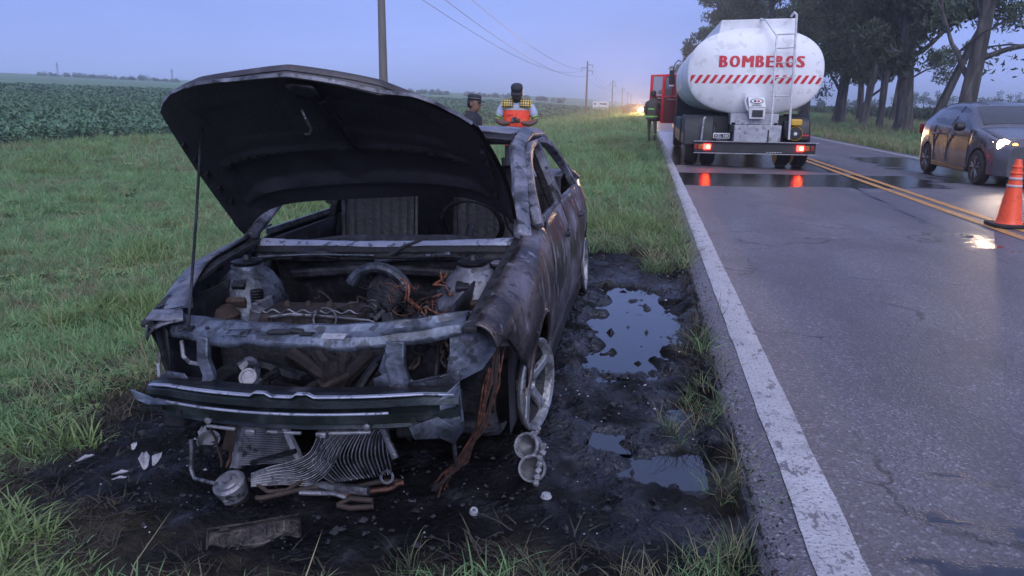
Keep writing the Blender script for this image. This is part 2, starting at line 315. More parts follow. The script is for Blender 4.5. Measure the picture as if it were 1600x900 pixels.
def base_z(x, y):
    z = np.interp(x, [-1600, -420, -60, -14, -9, -5, -2.2, -.42, .30, .41, .55, 7.3, 7.6, 9, 2000], [14.5, 14, 1.5, -.4, -.5, -.3, -.09, 0, 0, .078, -.06, -.06, .06, 0, 0])
    return z+.006*np.clip(y-60, 0, 640)*sstep(15, 60, -x)
def ground_z(x, y, fine=True):
    x = np.asarray(x, float); y = np.asarray(y, float); z = base_z(x, y)
    z = z+(fbm(x*.6, y*.6, 3, 9)-.5)*.10*sstep(1.5, 5, -x)
    if fine:
        b = burn_at(x, y); z = z+(fbm(x*9, y*9, 4, 21)-.5)*(.035+.05*b)*sstep(-60, -10, -np.abs(y))
        p = pud_at(x, y); z = z-p*(.056-.24*np.maximum(0, fbm(x*8+2*fbm(x*5, y*5, 2, 36), y*15+2.5*fbm(x*6+4, y*6, 2, 37), 6, 33)-.585)-.03*(fbm(x*22, y*40, 2, 35)-.5))
        z = np.where((p < .3) & (x > -.42) & (b > .5), np.maximum(z, -.023+.02*(fbm(x*30, y*30, 2, 61)-.5)), z)
    return z
def graded(lo, a, b, hi, st, gr=1.13):
    c = list(np.arange(a, b+1e-6, st)); s = st; v = b
    while v < hi: s = s*gr; v += s; c.append(v)
    s = st; v = a
    while v > lo: s = s*gr; v -= s; c.insert(0, v)
    return np.array(c)
gx = graded(-1300, -2.9, .6, 1300, .03); gx = np.sort(np.unique(np.concatenate([gx, gx[(gx > -.45) & (gx < .45)]+.015]))); gy = graded(-40, 1.6, 7.6, 2200, .025)
GX, GY = np.meshgrid(gx, gy, indexing='ij'); GZ = ground_z(GX, GY); BURN = burn_at(GX, GY)
def ground_mat():
    m = bpy.data.materials.new('ground_soil'); m.use_nodes = True; nt = m.node_tree; N = nt.nodes; L = nt.links; b = N['Principled BSDF']
    tc = N.new('ShaderNodeTexCoord'); P = tc.outputs['Object']
    def noise(s, d=6, st=None):
        n = N.new('ShaderNodeTexNoise'); n.inputs['Scale'].default_value = s; n.inputs['Detail'].default_value = d
        if st:
            mp = N.new('ShaderNodeMapping'); mp.inputs['Scale'].default_value = st; L.new(P, mp.inputs[0]); L.new(mp.outputs[0], n.inputs[0])
        else: L.new(P, n.inputs[0])
        return n.outputs[0]
    def ramp(src, cols):
        r = N.new('ShaderNodeValToRGB'); L.new(src, r.inputs[0]); cr = r.color_ramp
        while len(cr.elements) < len(cols): cr.elements.new(.5)
        for e, (p, c) in zip(cr.elements, cols): e.position = p; e.color = (*c, 1)
        return r.outputs[0]
    def mix(f, a, c):
        x = N.new('ShaderNodeMix'); x.data_type = 'RGBA'; L.new(f, x.inputs[0]); L.new(a, x.inputs[6]); L.new(c, x.inputs[7]); return x.outputs[2]
    def at(n): a = N.new('ShaderNodeAttribute'); a.attribute_name = n; return a.outputs['Fac']
    g = mix(ramp(noise(.35, 8), [(.42, (0, 0, 0)), (.62, (1, 1, 1))]), ramp(noise(6, 8), [(.3, (.075, .105, .05)), (.7, (.12, .16, .075))]), ramp(noise(9, 8), [(.3, (.07, .075, .04)), (.7, (.125, .12, .07))]))
    soy = ramp(noise(1.3, 8), [(.35, (.022, .045, .028)), (.7, (.05, .085, .05))])
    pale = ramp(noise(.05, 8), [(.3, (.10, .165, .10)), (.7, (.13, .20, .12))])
    br = ramp(noise(7, 10), [(.35, (.002, .002, .003)), (.56, (.006, .006, .007)), (.67, (.014, .014, .017)), (.78, (.06, .06, .072))])
    ashp = N.new('ShaderNodeMapRange'); ashp.inputs[1].default_value = .56; ashp.inputs[2].default_value = .68; ashp.inputs[4].default_value = .40; L.new(noise(2.3, 10), ashp.inputs[0])
    br = mix(ashp.outputs[0], br, ramp(noise(30, 6), [(.35, (.012, .012, .015)), (.7, (.10, .10, .125))]))
    straw = ramp(noise(11, 6), [(.3, (.012, .010, .008)), (.7, (.05, .042, .028))])
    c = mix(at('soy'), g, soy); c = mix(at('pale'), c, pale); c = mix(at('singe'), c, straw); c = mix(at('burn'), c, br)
    L.new(c, b.inputs['Base Color'])
    rr = N.new('ShaderNodeMapRange'); rr.inputs[3].default_value = .95; L.new(at('burn'), rr.inputs[0])
    wr = N.new('ShaderNodeMapRange'); wr.inputs[1].default_value = .4; wr.inputs[2].default_value = .65; wr.inputs[3].default_value = .9; wr.inputs[4].default_value = .32; L.new(noise(4, 5), wr.inputs[0])
    dm = N.new('ShaderNodeMix'); dm.data_type = 'FLOAT'; L.new(at('damp'), dm.inputs[0]); L.new(wr.outputs[0], dm.inputs[2]); dm.inputs[3].default_value = .16; L.new(dm.outputs[0], rr.inputs[4]); L.new(rr.outputs[0], b.inputs['Roughness']); sm_ = N.new('ShaderNodeMix'); sm_.data_type = 'FLOAT'; L.new(at('damp'), sm_.inputs[0]); sm_.inputs[2].default_value = .14; sm_.inputs[3].default_value = .6; L.new(sm_.outputs[0], b.inputs['Specular IOR Level'])
    bp = N.new('ShaderNodeBump'); bp.inputs['Strength'].default_value = .8; bp.inputs['Distance'].default_value = .03; L.new(noise(38, 8), bp.inputs['Height']); L.new(bp.outputs[0], b.inputs['Normal'])
    return m
ground = gridmesh('ground', GX, GY, GZ, ground_mat()); tag(ground, kind='structure')
attr(ground, 'burn', BURN); DAMP = np.zeros(GX.shape)
for p_ in PUD: DAMP = np.maximum(DAMP, sstep(-.6, .02, sdist(GX, GY, p_)))
attr(ground, 'damp', DAMP*sstep(.34, .54, fbm(GX*3, GY*5, 5, 44))); attr(ground, 'singe', sstep(-.55, -.02, sdist(GX, GY, SCORCH)+(fbm(GX*2.5, GY*2.5, 4, 8)-.5)*.7))
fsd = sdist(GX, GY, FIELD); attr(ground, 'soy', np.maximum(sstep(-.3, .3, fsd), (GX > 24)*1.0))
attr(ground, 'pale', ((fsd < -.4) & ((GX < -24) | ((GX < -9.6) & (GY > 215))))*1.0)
# puddle water standing in the hollows
wm = bpy.data.materials.new('puddle_water'); wm.use_nodes = True; b_ = wm.node_tree.nodes['Principled BSDF']
b_.inputs['Base Color'].default_value = (.012, .012, .014, 1); b_.inputs['Roughness'].default_value = .03; b_.inputs['Specular IOR Level'].default_value = .9
_n = wm.node_tree.nodes.new('ShaderNodeTexNoise'); _n.inputs['Scale'].default_value = 9; _b = wm.node_tree.nodes.new('ShaderNodeBump'); _b.inputs['Strength'].default_value = .06; _b.inputs['Distance'].default_value = .01
wm.node_tree.links.new(_n.outputs[0], _b.inputs['Height']); wm.node_tree.links.new(_b.outputs[0], b_.inputs['Normal'])
for p in PUD:
    cxp = sum(q[0] for q in p)/len(p); cyp = sum(q[1] for q in p)/len(p)
    k_ = 1.12 if p is PUD[0] else 1.6; big = [(cxp+(q[0]-cxp)*k_, cyp+(q[1]-cyp)*k_) for q in p]; big = [(min(q[0], .405), q[1]) for q in big]
    mb = MB(); mb.add([(x, y, -.028) for x, y in big], [tuple(range(len(big)))]); o = mb.build('puddle', wm, None, False); tag(o, kind='structure')
# road: a slab with a rough edge; wet patches are an attribute
RZ = .10
ry = np.concatenate([np.arange(-4, 1.4, .3), np.arange(1.4, 21, .05), graded(21, 21, 21.1, 2100, .1, 1.12)]); rx = np.concatenate([[.425], np.arange(.44, 2.0, .035), np.arange(2.0, 7.5, .075), [7.5]])
RX, RY = np.meshgrid(rx, ry, indexing='ij'); RX = RX.copy()
RX[0] += (fbm(ry*3, ry*0, 5, 2)-.5)*.06; RX[-1] += (fbm(ry*2, ry*0+5, 4, 2)-.5)*.08
WET = np.zeros(RX.shape)
def blob(poly, soft, nsx, nsy, amp, seed):
    global WET
    WET = np.maximum(WET, sstep(-soft, soft, sdist(RX, RY, poly)+(fbm(RX*nsx, RY*nsy, 5, seed)-.5)*amp))
blob([(.3, 13.4), (2.4, 13.1), (4.9, 14.0), (5.5, 15.0), (5.2, 16.0), (3.2, 15.9), (.3, 15.6)], .12, .7, 2.2, 1.3, 4)
blob([(.3, 17.5), (4, 16.5), (4.2, 40), (.0, 40)], .4, .8, .5, 1.6, 6)
blob([(1.05, 2.80), (1.2, 2.77), (1.4, 2.70), (2.2, 2.6), (2.2, 2.64), (1.4, 2.74), (1.15, 2.82)], .02, 6, 14, .10, 7)
blob([(.86, 2.50), (1.0, 2.42), (1.3, 2.36), (2.2, 2.2), (2.2, 2.3), (1.3, 2.44), (1.05, 2.52)], .03, 6, 12, .16, 8)
blob([(.86, 2.22), (1.0, 2.26), (1.3, 2.14), (2.1, 2.0), (2.1, 1.6), (.9, 1.9)], .03, 5, 10, .16, 9)
blob([(5.5, 15), (7.0, 15), (7.0, 22), (5.4, 22)], .2, 1.2, 2.6, 1.1, 14)
blob([(3.3, 7.9), (3.5, 7.8), (3.6, 8.7), (3.4, 8.8)], .1, 5, 9, .5, 15)
blob([(3.28, 9.4), (3.33, 9.4), (3.57, 14.2), (3.50, 14.2)], .03, 5, 3, .05, 16)
PATCH = np.clip(sstep(.5, .62, fbm(RX*1.1, RY*.35, 4, 40))*.7+.55*np.exp(-((RX-1.45)/.28)**2)+.55*np.exp(-((RX-3.05)/.28)**2)+sstep(.60, .66, fbm(RX*3, RY*2.2, 4, 41)), 0, 1)
RZZ = np.full(RX.shape, RZ)+(fbm(RX*.8, RY*.8, 3, 60)-.5)*.006*(1-WET)
RZZ[0] -= .03+.03*fbm(ry*6, ry*0, 3, 77)
def road_mat():
    m = bpy.data.materials.new('asphalt'); m.use_nodes = True; nt = m.node_tree; N = nt.nodes; L = nt.links; b = N['Principled BSDF']
    tc = N.new('ShaderNodeTexCoord'); P = tc.outputs['Object']
    def at(n): a = N.new('ShaderNodeAttribute'); a.attribute_name = n; return a.outputs['Fac']
    n1 = N.new('ShaderNodeTexNoise'); n1.inputs['Scale'].default_value = 1.2; n1.inputs['Detail'].default_value = 9; mp = N.new('ShaderNodeMapping'); mp.inputs['Scale'].default_value = (1.6, .5, 1); L.new(P, mp.inputs[0]); L.new(mp.outputs[0], n1.inputs[0])
    r1 = N.new('ShaderNodeValToRGB'); L.new(n1.outputs[0], r1.inputs[0]); r1.color_ramp.elements[0].position = .3; r1.color_ramp.elements[0].color = (.088, .081, .092, 1); r1.color_ramp.elements[1].position = .7; r1.color_ramp.elements[1].color = (.128, .118, .132, 1)
    v = N.new('ShaderNodeTexVoronoi'); v.inputs['Scale'].default_value = 95; L.new(P, v.inputs[0])
    hs = N.new('ShaderNodeSeparateColor'); L.new(v.outputs['Color'], hs.inputs[0])
    r2 = N.new('ShaderNodeValToRGB'); L.new(hs.outputs[0], r2.inputs[0]); cr = r2.color_ramp; cr.elements[0].position = 0; cr.elements[0].color = (.72, .72, .72, 1); cr.elements[1].position = 1; cr.elements[1].color = (2.3, 2.3, 2.3, 1)
    e = cr.elements.new(.5); e.color = (.95, .95, .95, 1); e = cr.elements.new(.88); e.color = (1.25, 1.25, 1.25, 1)
    mu = N.new('ShaderNodeMix'); mu.data_type = 'RGBA'; mu.blend_type = 'MULTIPLY'; mu.inputs[0].default_value = 1; L.new(r1.outputs[0], mu.inputs[6]); L.new(r2.outputs[0], mu.inputs[7])
    dk = N.new('ShaderNodeMix'); dk.data_type = 'RGBA'; mm = N.new('ShaderNodeMath'); mm.operation = 'MULTIPLY'; mm.inputs[1].default_value = .35; L.new(at('patch'), mm.inputs[0]); L.new(mm.outputs[0], dk.inputs[0]); L.new(mu.outputs[2], dk.inputs[6]); dk.inputs[7].default_value = (.06, .052, .056, 1)
    w = N.new('ShaderNodeMix'); w.data_type = 'RGBA'; L.new(at('wet'), w.inputs[0]); L.new(dk.outputs[2], w.inputs[6]); w.inputs[7].default_value = (.016, .014, .015, 1)
    wn = N.new('ShaderNodeTexNoise'); wn.inputs['Scale'].default_value = 2.2; wn.inputs['Detail'].default_value = 6; L.new(P, wn.inputs[0])
    wa = N.new('ShaderNodeVectorMath'); wa.operation = 'MULTIPLY_ADD'; wa.inputs[1].default_value = (.9, .9, 0); L.new(wn.outputs['Color'], wa.inputs[0]); L.new(P, wa.inputs[2])
    ve = N.new('ShaderNodeTexVoronoi'); ve.feature = 'DISTANCE_TO_EDGE'; ve.inputs['Scale'].default_value = .55; L.new(wa.outputs[0], ve.inputs[0])
    ck_ = N.new('ShaderNodeMapRange'); ck_.inputs[1].default_value = .004; ck_.inputs[2].default_value = .011; ck_.inputs[3].default_value = .75; ck_.inputs[4].default_value = 0; L.new(ve.outputs['Distance'], ck_.inputs[0])
    cm_ = N.new('ShaderNodeMapRange'); cm_.inputs[1].default_value = .48; cm_.inputs[2].default_value = .56; L.new(n1.outputs[0], cm_.inputs[0])
    cf_ = N.new('ShaderNodeMath'); cf_.operation = 'MULTIPLY'; L.new(ck_.outputs[0], cf_.inputs[0]); L.new(cm_.outputs[0], cf_.inputs[1])
    cx_ = N.new('ShaderNodeMix'); cx_.data_type = 'RGBA'; L.new(cf_.outputs[0], cx_.inputs[0]); L.new(w.outputs[2], cx_.inputs[6]); cx_.inputs[7].default_value = (.02, .018, .019, 1)
    L.new(cx_.outputs[2], b.inputs['Base Color'])
    rr = N.new('ShaderNodeMapRange'); rr.inputs[3].default_value = .5; rr.inputs[4].default_value = .10; L.new(at('wet'), rr.inputs[0]); L.new(rr.outputs[0], b.inputs['Roughness'])
    n3 = N.new('ShaderNodeTexNoise'); n3.inputs['Scale'].default_value = 90; n3.inputs['Detail'].default_value = 4; L.new(P, n3.inputs[0])
    ad = N.new('ShaderNodeMath'); ad.operation = 'ADD'; L.new(n3.outputs[0], ad.inputs[0]); L.new(v.outputs['Distance'], ad.inputs[1])
    bs = N.new('ShaderNodeMapRange'); bs.inputs[3].default_value = .7; bs.inputs[4].default_value = .12; L.new(at('wet'), bs.inputs[0])
    bp = N.new('ShaderNodeBump'); bp.inputs['Distance'].default_value = .008; L.new(bs.outputs[0], bp.inputs['Strength']); L.new(ad.outputs[0], bp.inputs['Height']); L.new(bp.outputs[0], b.inputs['Normal'])
    return m
road = gridmesh('road', RX, RY, RZZ, road_mat()); tag(road, kind='structure'); attr(road, 'wet', WET); attr(road, 'patch', PATCH)
bank = MB()
for k in (0, -1):
    e_ = [(float(RX[k, j]), float(ry[j]), float(RZZ[k, j])) for j in range(0, len(ry), 2)]
    bank.grid([[(p[0], p[1], p[2]) for p in e_], [(p[0]+(-.03 if k == 0 else .03), p[1], p[2]-.2) for p in e_]])
tag(bank.build('road_edge', pmat('road_edge', [(.3, (.02, .02, .022)), (.7, (.06, .055, .055))], 12, (.7, .9), 0, .6, 40)), kind='structure')
def paint(name, cols, wear):
    m = pmat(name, cols, 5, (.5, .65), 0, .5, 70, detail=10, fine=((.14, .132, .14), wear, 75), scuff=((.13, .12, .13), .95, 20, (1, .45, 1))); return m
PW = paint('line_white', [(.25, (.20, .19, .205)), (.42, (.36, .35, .365)), (.7, (.45, .44, .455))], .8)
PY = paint('line_yellow', [(.3, (.34, .15, .03)), (.5, (.52, .235, .04)), (.7, (.58, .27, .05))], .7)
def line(name, x0, x1, y0, y1, mat, seed):
    ys = np.concatenate([np.arange(y0, min(y1, 24), .06), graded(24, 24, 24.1, y1, .1, 1.1)]) if y1 > 24 else np.arange(y0, y1, .06)
    j = (fbm(ys*4, ys*0+seed, 5, seed)-.5)*.014; k = (fbm(ys*4, ys*0+seed, 5, seed+3)-.5)*.014
    xs = [x0+j, x0+(x1-x0)*.33, x0+(x1-x0)*.66, x1+k]
    X = np.stack([np.broadcast_to(q, ys.shape) for q in xs]); Y = np.stack([ys]*4)
    o = gridmesh(name, X, Y, np.full(X.shape, RZ+.006), mat); tag(o, kind='structure'); return o
line('edge_line', .56, .715, -2, 900, PW, 3)
line('centre_line', 3.90, 4.02, -2, 900, PY, 5); line('centre_line', 4.14, 4.26, -2, 900, PY, 9)
line('edge_line', 7.08, 7.22, -2, 900, PW, 12)
# ---------------------------------------------------------------- instanced ground cover
def scatter(name, pts, rot, scl, idx, protos):
    me = bpy.data.meshes.new(name); me.vertices.add(len(pts)); me.vertices.foreach_set('co', np.asarray(pts, np.float32).ravel()); me.update()
    o = bpy.data.objects.new(name, me); COL.objects.link(o)
    a = me.attributes.new('scl', 'FLOAT_VECTOR', 'POINT'); a.data.foreach_set('vector', np.asarray(scl, np.float32).ravel())
    a = me.attributes.new('rot', 'FLOAT_VECTOR', 'POINT'); a.data.foreach_set('vector', np.asarray(rot, np.float32).ravel())
    a = me.attributes.new('pick', 'INT', 'POINT'); a.data.foreach_set('value', np.asarray(idx, np.int32))
    col = bpy.data.collections.new(name+'_kinds')
    for p in protos: col.objects.link(p)
    g = bpy.data.node_groups.new(name, 'GeometryNodeTree'); g.interface.new_socket('Geometry', in_out='INPUT', socket_type='NodeSocketGeometry'); g.interface.new_socket('Geometry', in_out='OUTPUT', socket_type='NodeSocketGeometry')
    N = g.nodes; L = g.links; gi = N.new('NodeGroupInput'); go = N.new('NodeGroupOutput'); ip = N.new('GeometryNodeInstanceOnPoints')
    ci = N.new('GeometryNodeCollectionInfo'); ci.inputs['Collection'].default_value = col; ci.inputs['Separate Children'].default_value = True; ci.inputs['Reset Children'].default_value = True
    def na(n, t): x = N.new('GeometryNodeInputNamedAttribute'); x.data_type = t; x.inputs['Name'].default_value = n; return x.outputs['Attribute']
    e2r = N.new('FunctionNodeEulerToRotation'); L.new(na('rot', 'FLOAT_VECTOR'), e2r.inputs[0])
    L.new(gi.outputs[0], ip.inputs['Points']); L.new(ci.outputs[0], ip.inputs['Instance']); ip.inputs['Pick Instance'].default_value = True
    L.new(na('pick', 'INT'), ip.inputs['Instance Index']); L.new(e2r.outputs[0], ip.inputs['Rotation']); L.new(na('scl', 'FLOAT_VECTOR'), ip.inputs['Scale']); L.new(ip.outputs[0], go.inputs[0])
    md = o.modifiers.new('scatter', 'NODES'); md.node_group = g
    return tag(o, kind='stuff')
def proto(name, V, F, mat):
    me = bpy.data.meshes.new(name); me.from_pydata([tuple(map(float, v)) for v in V], [], F); me.materials.append(mat); return bpy.data.objects.new(name, me)
def fr_(a, b, n): return [a+(b-a)*i/n for i in range(n)]
def tuft(seed, n, h, spread, w, mat, lean=.5):
    r = random.Random(seed); V = []; F = []
    for i in range(n):
        a = r.uniform(0, 6.283); d = r.uniform(0, spread); bx, by = d*math.cos(a), d*math.sin(a); hh = h*r.uniform(.5, 1.15); la = a+r.uniform(-1, 1); ln = hh*r.uniform(.15, lean*1.5)
        ta = r.uniform(0, 6.283); tx, ty = math.cos(ta)*w, math.sin(ta)*w; o = len(V)
        for s, ww in ((0, 1), (.45, .9), (.8, .6)):
            cx_, cy_, z = bx+math.cos(la)*ln*s**1.8, by+math.sin(la)*ln*s**1.8, hh*s*(1-.15*s)
            V += [(cx_-tx*ww, cy_-ty*ww, z), (cx_+tx*ww, cy_+ty*ww, z)]
        V.append((bx+math.cos(la)*ln, by+math.sin(la)*ln, hh*(.92 if ln < hh*.6 else .75)))
        F += [(o, o+1, o+3, o+2), (o+2, o+3, o+5, o+4), (o+4, o+5, o+6)]
    return proto('grass_tuft', V, F, mat)
def in_view(x, y, mg=6):
    az = np.degrees(np.arctan2(x, y))+9.476
    return (np.abs(az) < 34+mg) & (y > .8)
def pts_in(x0, x1, y0, y1, dens, seed):
    rg = np.random.default_rng(seed); n = int((x1-x0)*(y1-y0)*dens); x = rg.uniform(x0, x1, n); y = rg.uniform(y0, y1, n); k = in_view(x, y)
    return x[k], y[k], rg
def cover(name, areas, keep, protos, pick, smin, smax, sink=.01):
    P = []; Rr = []; Sc = []; I = []
    for (x0, x1, y0, y1, dens, sc, seed) in areas:
        x, y, rg = pts_in(x0, x1, y0, y1, dens, seed); k = keep(x, y, rg); x, y = x[k], y[k]
        if not len(x): continue
        z = ground_z(x, y)-sink; n = len(x); P.append(np.stack([x, y, z], -1)); Rr.append(np.stack([rg.uniform(-.15, .15, n), rg.uniform(-.15, .15, n), rg.uniform(0, 6.28, n)], -1))
        s = rg.uniform(smin, smax, n)*sc; Sc.append(np.stack([s, s, s*rg.uniform(.8, 1.25, n)*(.55+.75*fbm(x*.8, y*.8, 3, 50))*(.62+.38*sstep(1.9, 3.2, y))], -1)); I.append(pick(x, y, rg))
    return scatter(name, np.concatenate(P), np.concatenate(Rr), np.concatenate(Sc), np.concatenate(I), protos)
GT = [tuft(i, 15, .10, .06, .0028, M['grass'], .7) for i in range(5)]+[tuft(20+i, 14, .15, .05, .003, M['grass'], .9) for i in range(2)]+[tuft(30, 12, .11, .05, .0026, M['grass_dry'], .9), tuft(31, 14, .17, .05, .004, M['grass_lush'], .8), tuft(32, 3, .30, .04, .0022, M['grass_dry'], .35), proto('weed', *(lambda V: (V, [tuple(range(4*i, 4*i+4)) for i in range(len(V)//4)]))([p for a in fr_(0, 6.28, 9) for p in ((.01*math.cos(a), .01*math.sin(a), .005), (.055*math.cos(a-.28), .055*math.sin(a-.28), .045), (.10*math.cos(a), .10*math.sin(a), .035), (.055*math.cos(a+.28), .055*math.sin(a+.28), .045))]), M['grass_lush'])]
def gpick(x, y, rg):
    p = rg.integers(0, 5, len(x)); q = fbm(x*.9, y*.9, 4, 70); u = rg.random(len(x))
    p = np.where((q > .54) & (u < .5), rg.integers(5, 7, len(x)), p); p = np.where((fbm(x*.5+9, y*.5, 3, 71) > .47) & (u > .62), 7, p)
    p = np.where(rg.random(len(x)) < .03, 9, p); p = np.where((rg.random(len(x)) < .10) & (fbm(x*1.3, y*1.3, 3, 73) > .5), 10, p)
    return np.where((fbm(x*.8+3, y*.8, 3, 72) > .66) & (u < .7), 8, p)
def keep_g(x, y, rg):
    b = sdist(x, y, SCORCH)+(fbm(x*2.5, y*2.5, 4, 8)-.5)*.5
    ok = (b < -.30+.22*rg.random(len(x))) & ~((x > -.1) & (y > 1.95) & (y < 3) & (rg.random(len(x)) < .7)) & (sdist(x, y, FIELD) < .2) & (x < .42)
    return ok & ~((np.abs(x+1.2) < .85) & (y > 2.3) & (y < 6.6))
cover('grass', [(-5, .42, .9, 4.5, 420, 1, 1), (-13, .42, 4.5, 9, 190, 1.15, 2), (-24, .42, 9, 18, 70, 1.5, 3), (-22, .42, 18, 40, 26, 2.1, 4), (-20, .42, 40, 110, 6, 3.6, 5), (-12, .42, 110, 260, 1.2, 7, 6)], keep_g, GT, gpick, .75, 1.25)
ST = [tuft(40+i, 11, .07, .07, .0028, M['burnt_straw'], 1.5) for i in range(3)]
def keep_s(x, y, rg):
    b = sdist(x, y, SCORCH)+(fbm(x*2.5, y*2.5, 4, 8)-.5)*.6
    return (b > -.8) & (b < .04+.14*(rg.random(len(x)) < .12)) & (x < .42) & (rg.random(len(x)) < .75) & (pud_at(x, y) < .3)
cover('singed_grass', [(-3.8, .42, 1.5, 8.2, 330, 1.1, 11)], keep_s, ST, lambda x, y, rg: rg.integers(0, 3, len(x)), .7, 1.2)
# taller roadside clumps beside the asphalt and behind the car
CL = [(.32, 3.62, 5), (.41, 2.72, 5), (.40, 3.35, 6), (.20, 3.22, 3), (.33, 2.22, 5), (.24, 2.12, 5), (.39, 2.12, 5), (.15, 2.06, 3), (.40, 4.3, 4), (.1, 2.0, 4), (-.2, 1.97, 3), (-.62, 2.0, 2)]
cp = []; rg = np.random.default_rng(5)
for cx_, cy_, n in CL:
    for i in range(n*3): cp.append((cx_+rg.normal(0, .05), cy_+rg.normal(0, .07)))
for i in range(900):
    y = rg.uniform(6.4, 11.5); x = rg.uniform(-.55, .41) if y > 7.2 else rg.uniform(.05, .41)
    if y > 7.3 or rg.random() < .5: cp.append((x, y))
cp = np.array(cp); cp = cp[cp[:, 0] < .43]; n = len(cp); s = rg.uniform(.6, 1.2, n)*np.where(cp[:, 1] < 3.8, .65, 1)
CT = [tuft(50, 9, .15, .035, .0026, M['grass'], 1.1), tuft(51, 10, .13, .035, .0026, M['grass_dark'], 1.2)]+[tuft(60+i, 9, .19, .04, .0022, M['grass_dry'], 1.1) for i in range(2)]
scatter('roadside_grass', np.stack([cp[:, 0], cp[:, 1], ground_z(cp[:, 0], cp[:, 1])-.01], -1), np.stack([rg.uniform(-.25, .25, n), rg.uniform(-.25, .25, n), rg.uniform(0, 6.28, n)], -1), np.stack([s, s, s], -1), rg.choice(4, n, p=[.26, .46, .14, .14]), CT)
# grass and grit creeping over the asphalt edge
rg = np.random.default_rng(8); n = 1500; y = 2.0+rg.random(n)**1.6*38; x = .425+np.abs(rg.normal(0, .035, n))*(.6+fbm(y*1.7, y*0, 3, 4)); k_ = (y > 6.6) | (rg.random(n) < .07); x, y = x[k_], y[k_]; n = len(x); s = rg.uniform(.45, .95, n)*(1+y*.02)
scatter('edge_grass', np.stack([x, y, np.full(n, RZ-.03)], -1), np.stack([rg.uniform(-.3, .3, n), rg.uniform(0, .5, n), rg.uniform(0, 6.28, n)], -1), np.stack([s, s, s*.8], -1), rg.integers(0, 4, n), [p_.copy() for p_ in CT])
n = 1500; y = 1.6+rg.random(n)**1.5*14; x = .43+np.abs(rg.normal(0, .05, n)); s = rg.uniform(.003, .010, n)
scatter('road_grit', np.stack([x, y, np.full(n, RZ-.004)], -1), rg.uniform(0, 6.28, (n, 3)), np.stack([s*1.4, s, s*.8], -1), rg.integers(0, 2, n), [proto('grit', [(1, 0, 0), (-1, 0, 0), (0, 1, 0), (0, -1, 0), (0, 0, 1), (0, 0, -1)], [(0, 2, 4), (2, 1, 4), (1, 3, 4), (3, 0, 4), (2, 0, 5), (1, 2, 5), (3, 1, 5), (0, 3, 5)], M[q_]) for q_ in ('soot', 'rust_dark')])
# right verge
def keep_r(x, y, rg): return (x > 7.62) & (x < 24) & (rg.random(len(x)) < .9)
cover('verge_grass', [(7.6, 18, 14, 40, 24, 2.0, 21), (7.6, 24, 40, 90, 6, 3.4, 22), (7.6, 24, 90, 260, 1, 7, 23)], keep_r, [GT[0].copy(), GT[2].copy(), tuft(80, 12, .13, .06, .004, M['grass_dry'], .9), tuft(81, 12, .15, .06, .004, M['grass_lush'], .7)], lambda x, y, rg: np.where(fbm(x*.4, y*.15, 3, 90)+(x < 12)*.12 > rg.uniform(.35, .7, len(x)), rg.integers(2, 4, len(x)), rg.integers(0, 2, len(x))), .8, 1.25)
# soya field on the left, maize on the right
def bushp(seed, n, r_, h, ls, mat):
    q = random.Random(seed); V = []; F = []
    for i in range(n):
        a = q.uniform(0, 6.283); d = r_*math.sqrt(q.random()); z = h*(q.uniform(.25, 1.0)**.6)*(1-.25*(d/r_)**2); c = Vector((d*math.cos(a), d*math.sin(a), z))
        nrm = Vector((math.cos(a)*.5+q.uniform(-.6, .6), math.sin(a)*.5+q.uniform(-.6, .6), q.uniform(.3, 1))).normalized(); u = nrm.orthogonal().normalized(); u = Matrix.Rotation(q.uniform(0, 6.28), 3, nrm) @ u; v = nrm.cross(u); s = ls*q.uniform(.6, 1.2); o = len(V)
        V += [c-u*s, c+v*s*.55, c+u*s, c-v*s*.55]; F.append((o, o+1, o+2, o+3))
    return proto('soy_plant', V, F, mat)
SP = [bushp(i, 46, .36, .62, .085, M['soy']) for i in range(4)]
def rows(x0, x1, y0, y1, st, row, seed, keep):
    rg = np.random.default_rng(seed); xs = np.arange(x0, x1, row); ys = np.arange(y0, y1, st); X, Y = np.meshgrid(xs, ys); x = X.ravel()+rg.normal(0, .1, X.size); y = Y.ravel()+rg.normal(0, st*.3, X.size)
    k = in_view(x, y) & keep(x, y); return x[k], y[k], rg
fk = lambda x, y: sdist(x, y, FIELD) > 0
P = []; Sc = []
for (x0, x1, y0, y1, st, row, sc, sd) in [(-60, -9, 8, 62, .45, .55, 1, 1), (-90, -9, 62, 120, .9, 1.1, 1.7, 2), (-62, -9, 120, 240, 1.8, 2.0, 3.0, 3), (-95, -60, 8, 62, 1, 1.1, 1.7, 4)]:
    x, y, rg = rows(x0, x1, y0, y1, st, row, sd, fk); P.append(np.stack([x, y, ground_z(x, y, False)-.03], -1)); s = rg.uniform(.8, 1.2, len(x)); Sc.append(np.stack([s*sc, s*sc, s*(1+.15*(sc-1))], -1))
P = np.concatenate(P); Sc = np.concatenate(Sc); n = len(P)
scatter('soy_field', P, np.stack([np.zeros(n), np.zeros(n), RNG.uniform(0, 6.28, n)], -1), Sc, RNG.integers(0, 4, n), SP)
def maize(seed):
    q = random.Random(seed); V = []; F = []
    for i in range(16):
        a = q.uniform(0, 6.283); z0 = q.uniform(.05, 1.1); l = q.uniform(.4, .65); ca, sa = math.cos(a), math.sin(a); o = len(V); w = .035; hs = q.uniform(.2, .5)
        for s, hh in ((0, 0), (.5, hs*.8), (1, hs*.45)):
            V += [(ca*l*s-sa*w*(1-.7*s), sa*l*s+ca*w*(1-.7*s), z0+hh), (ca*l*s+sa*w*(1-.7*s), sa*l*s-ca*w*(1-.7*s), z0+hh)]
        F += [(o, o+1, o+3, o+2), (o+2, o+3, o+5, o+4)]
    return proto('maize_plant', V, F, M['corn'])
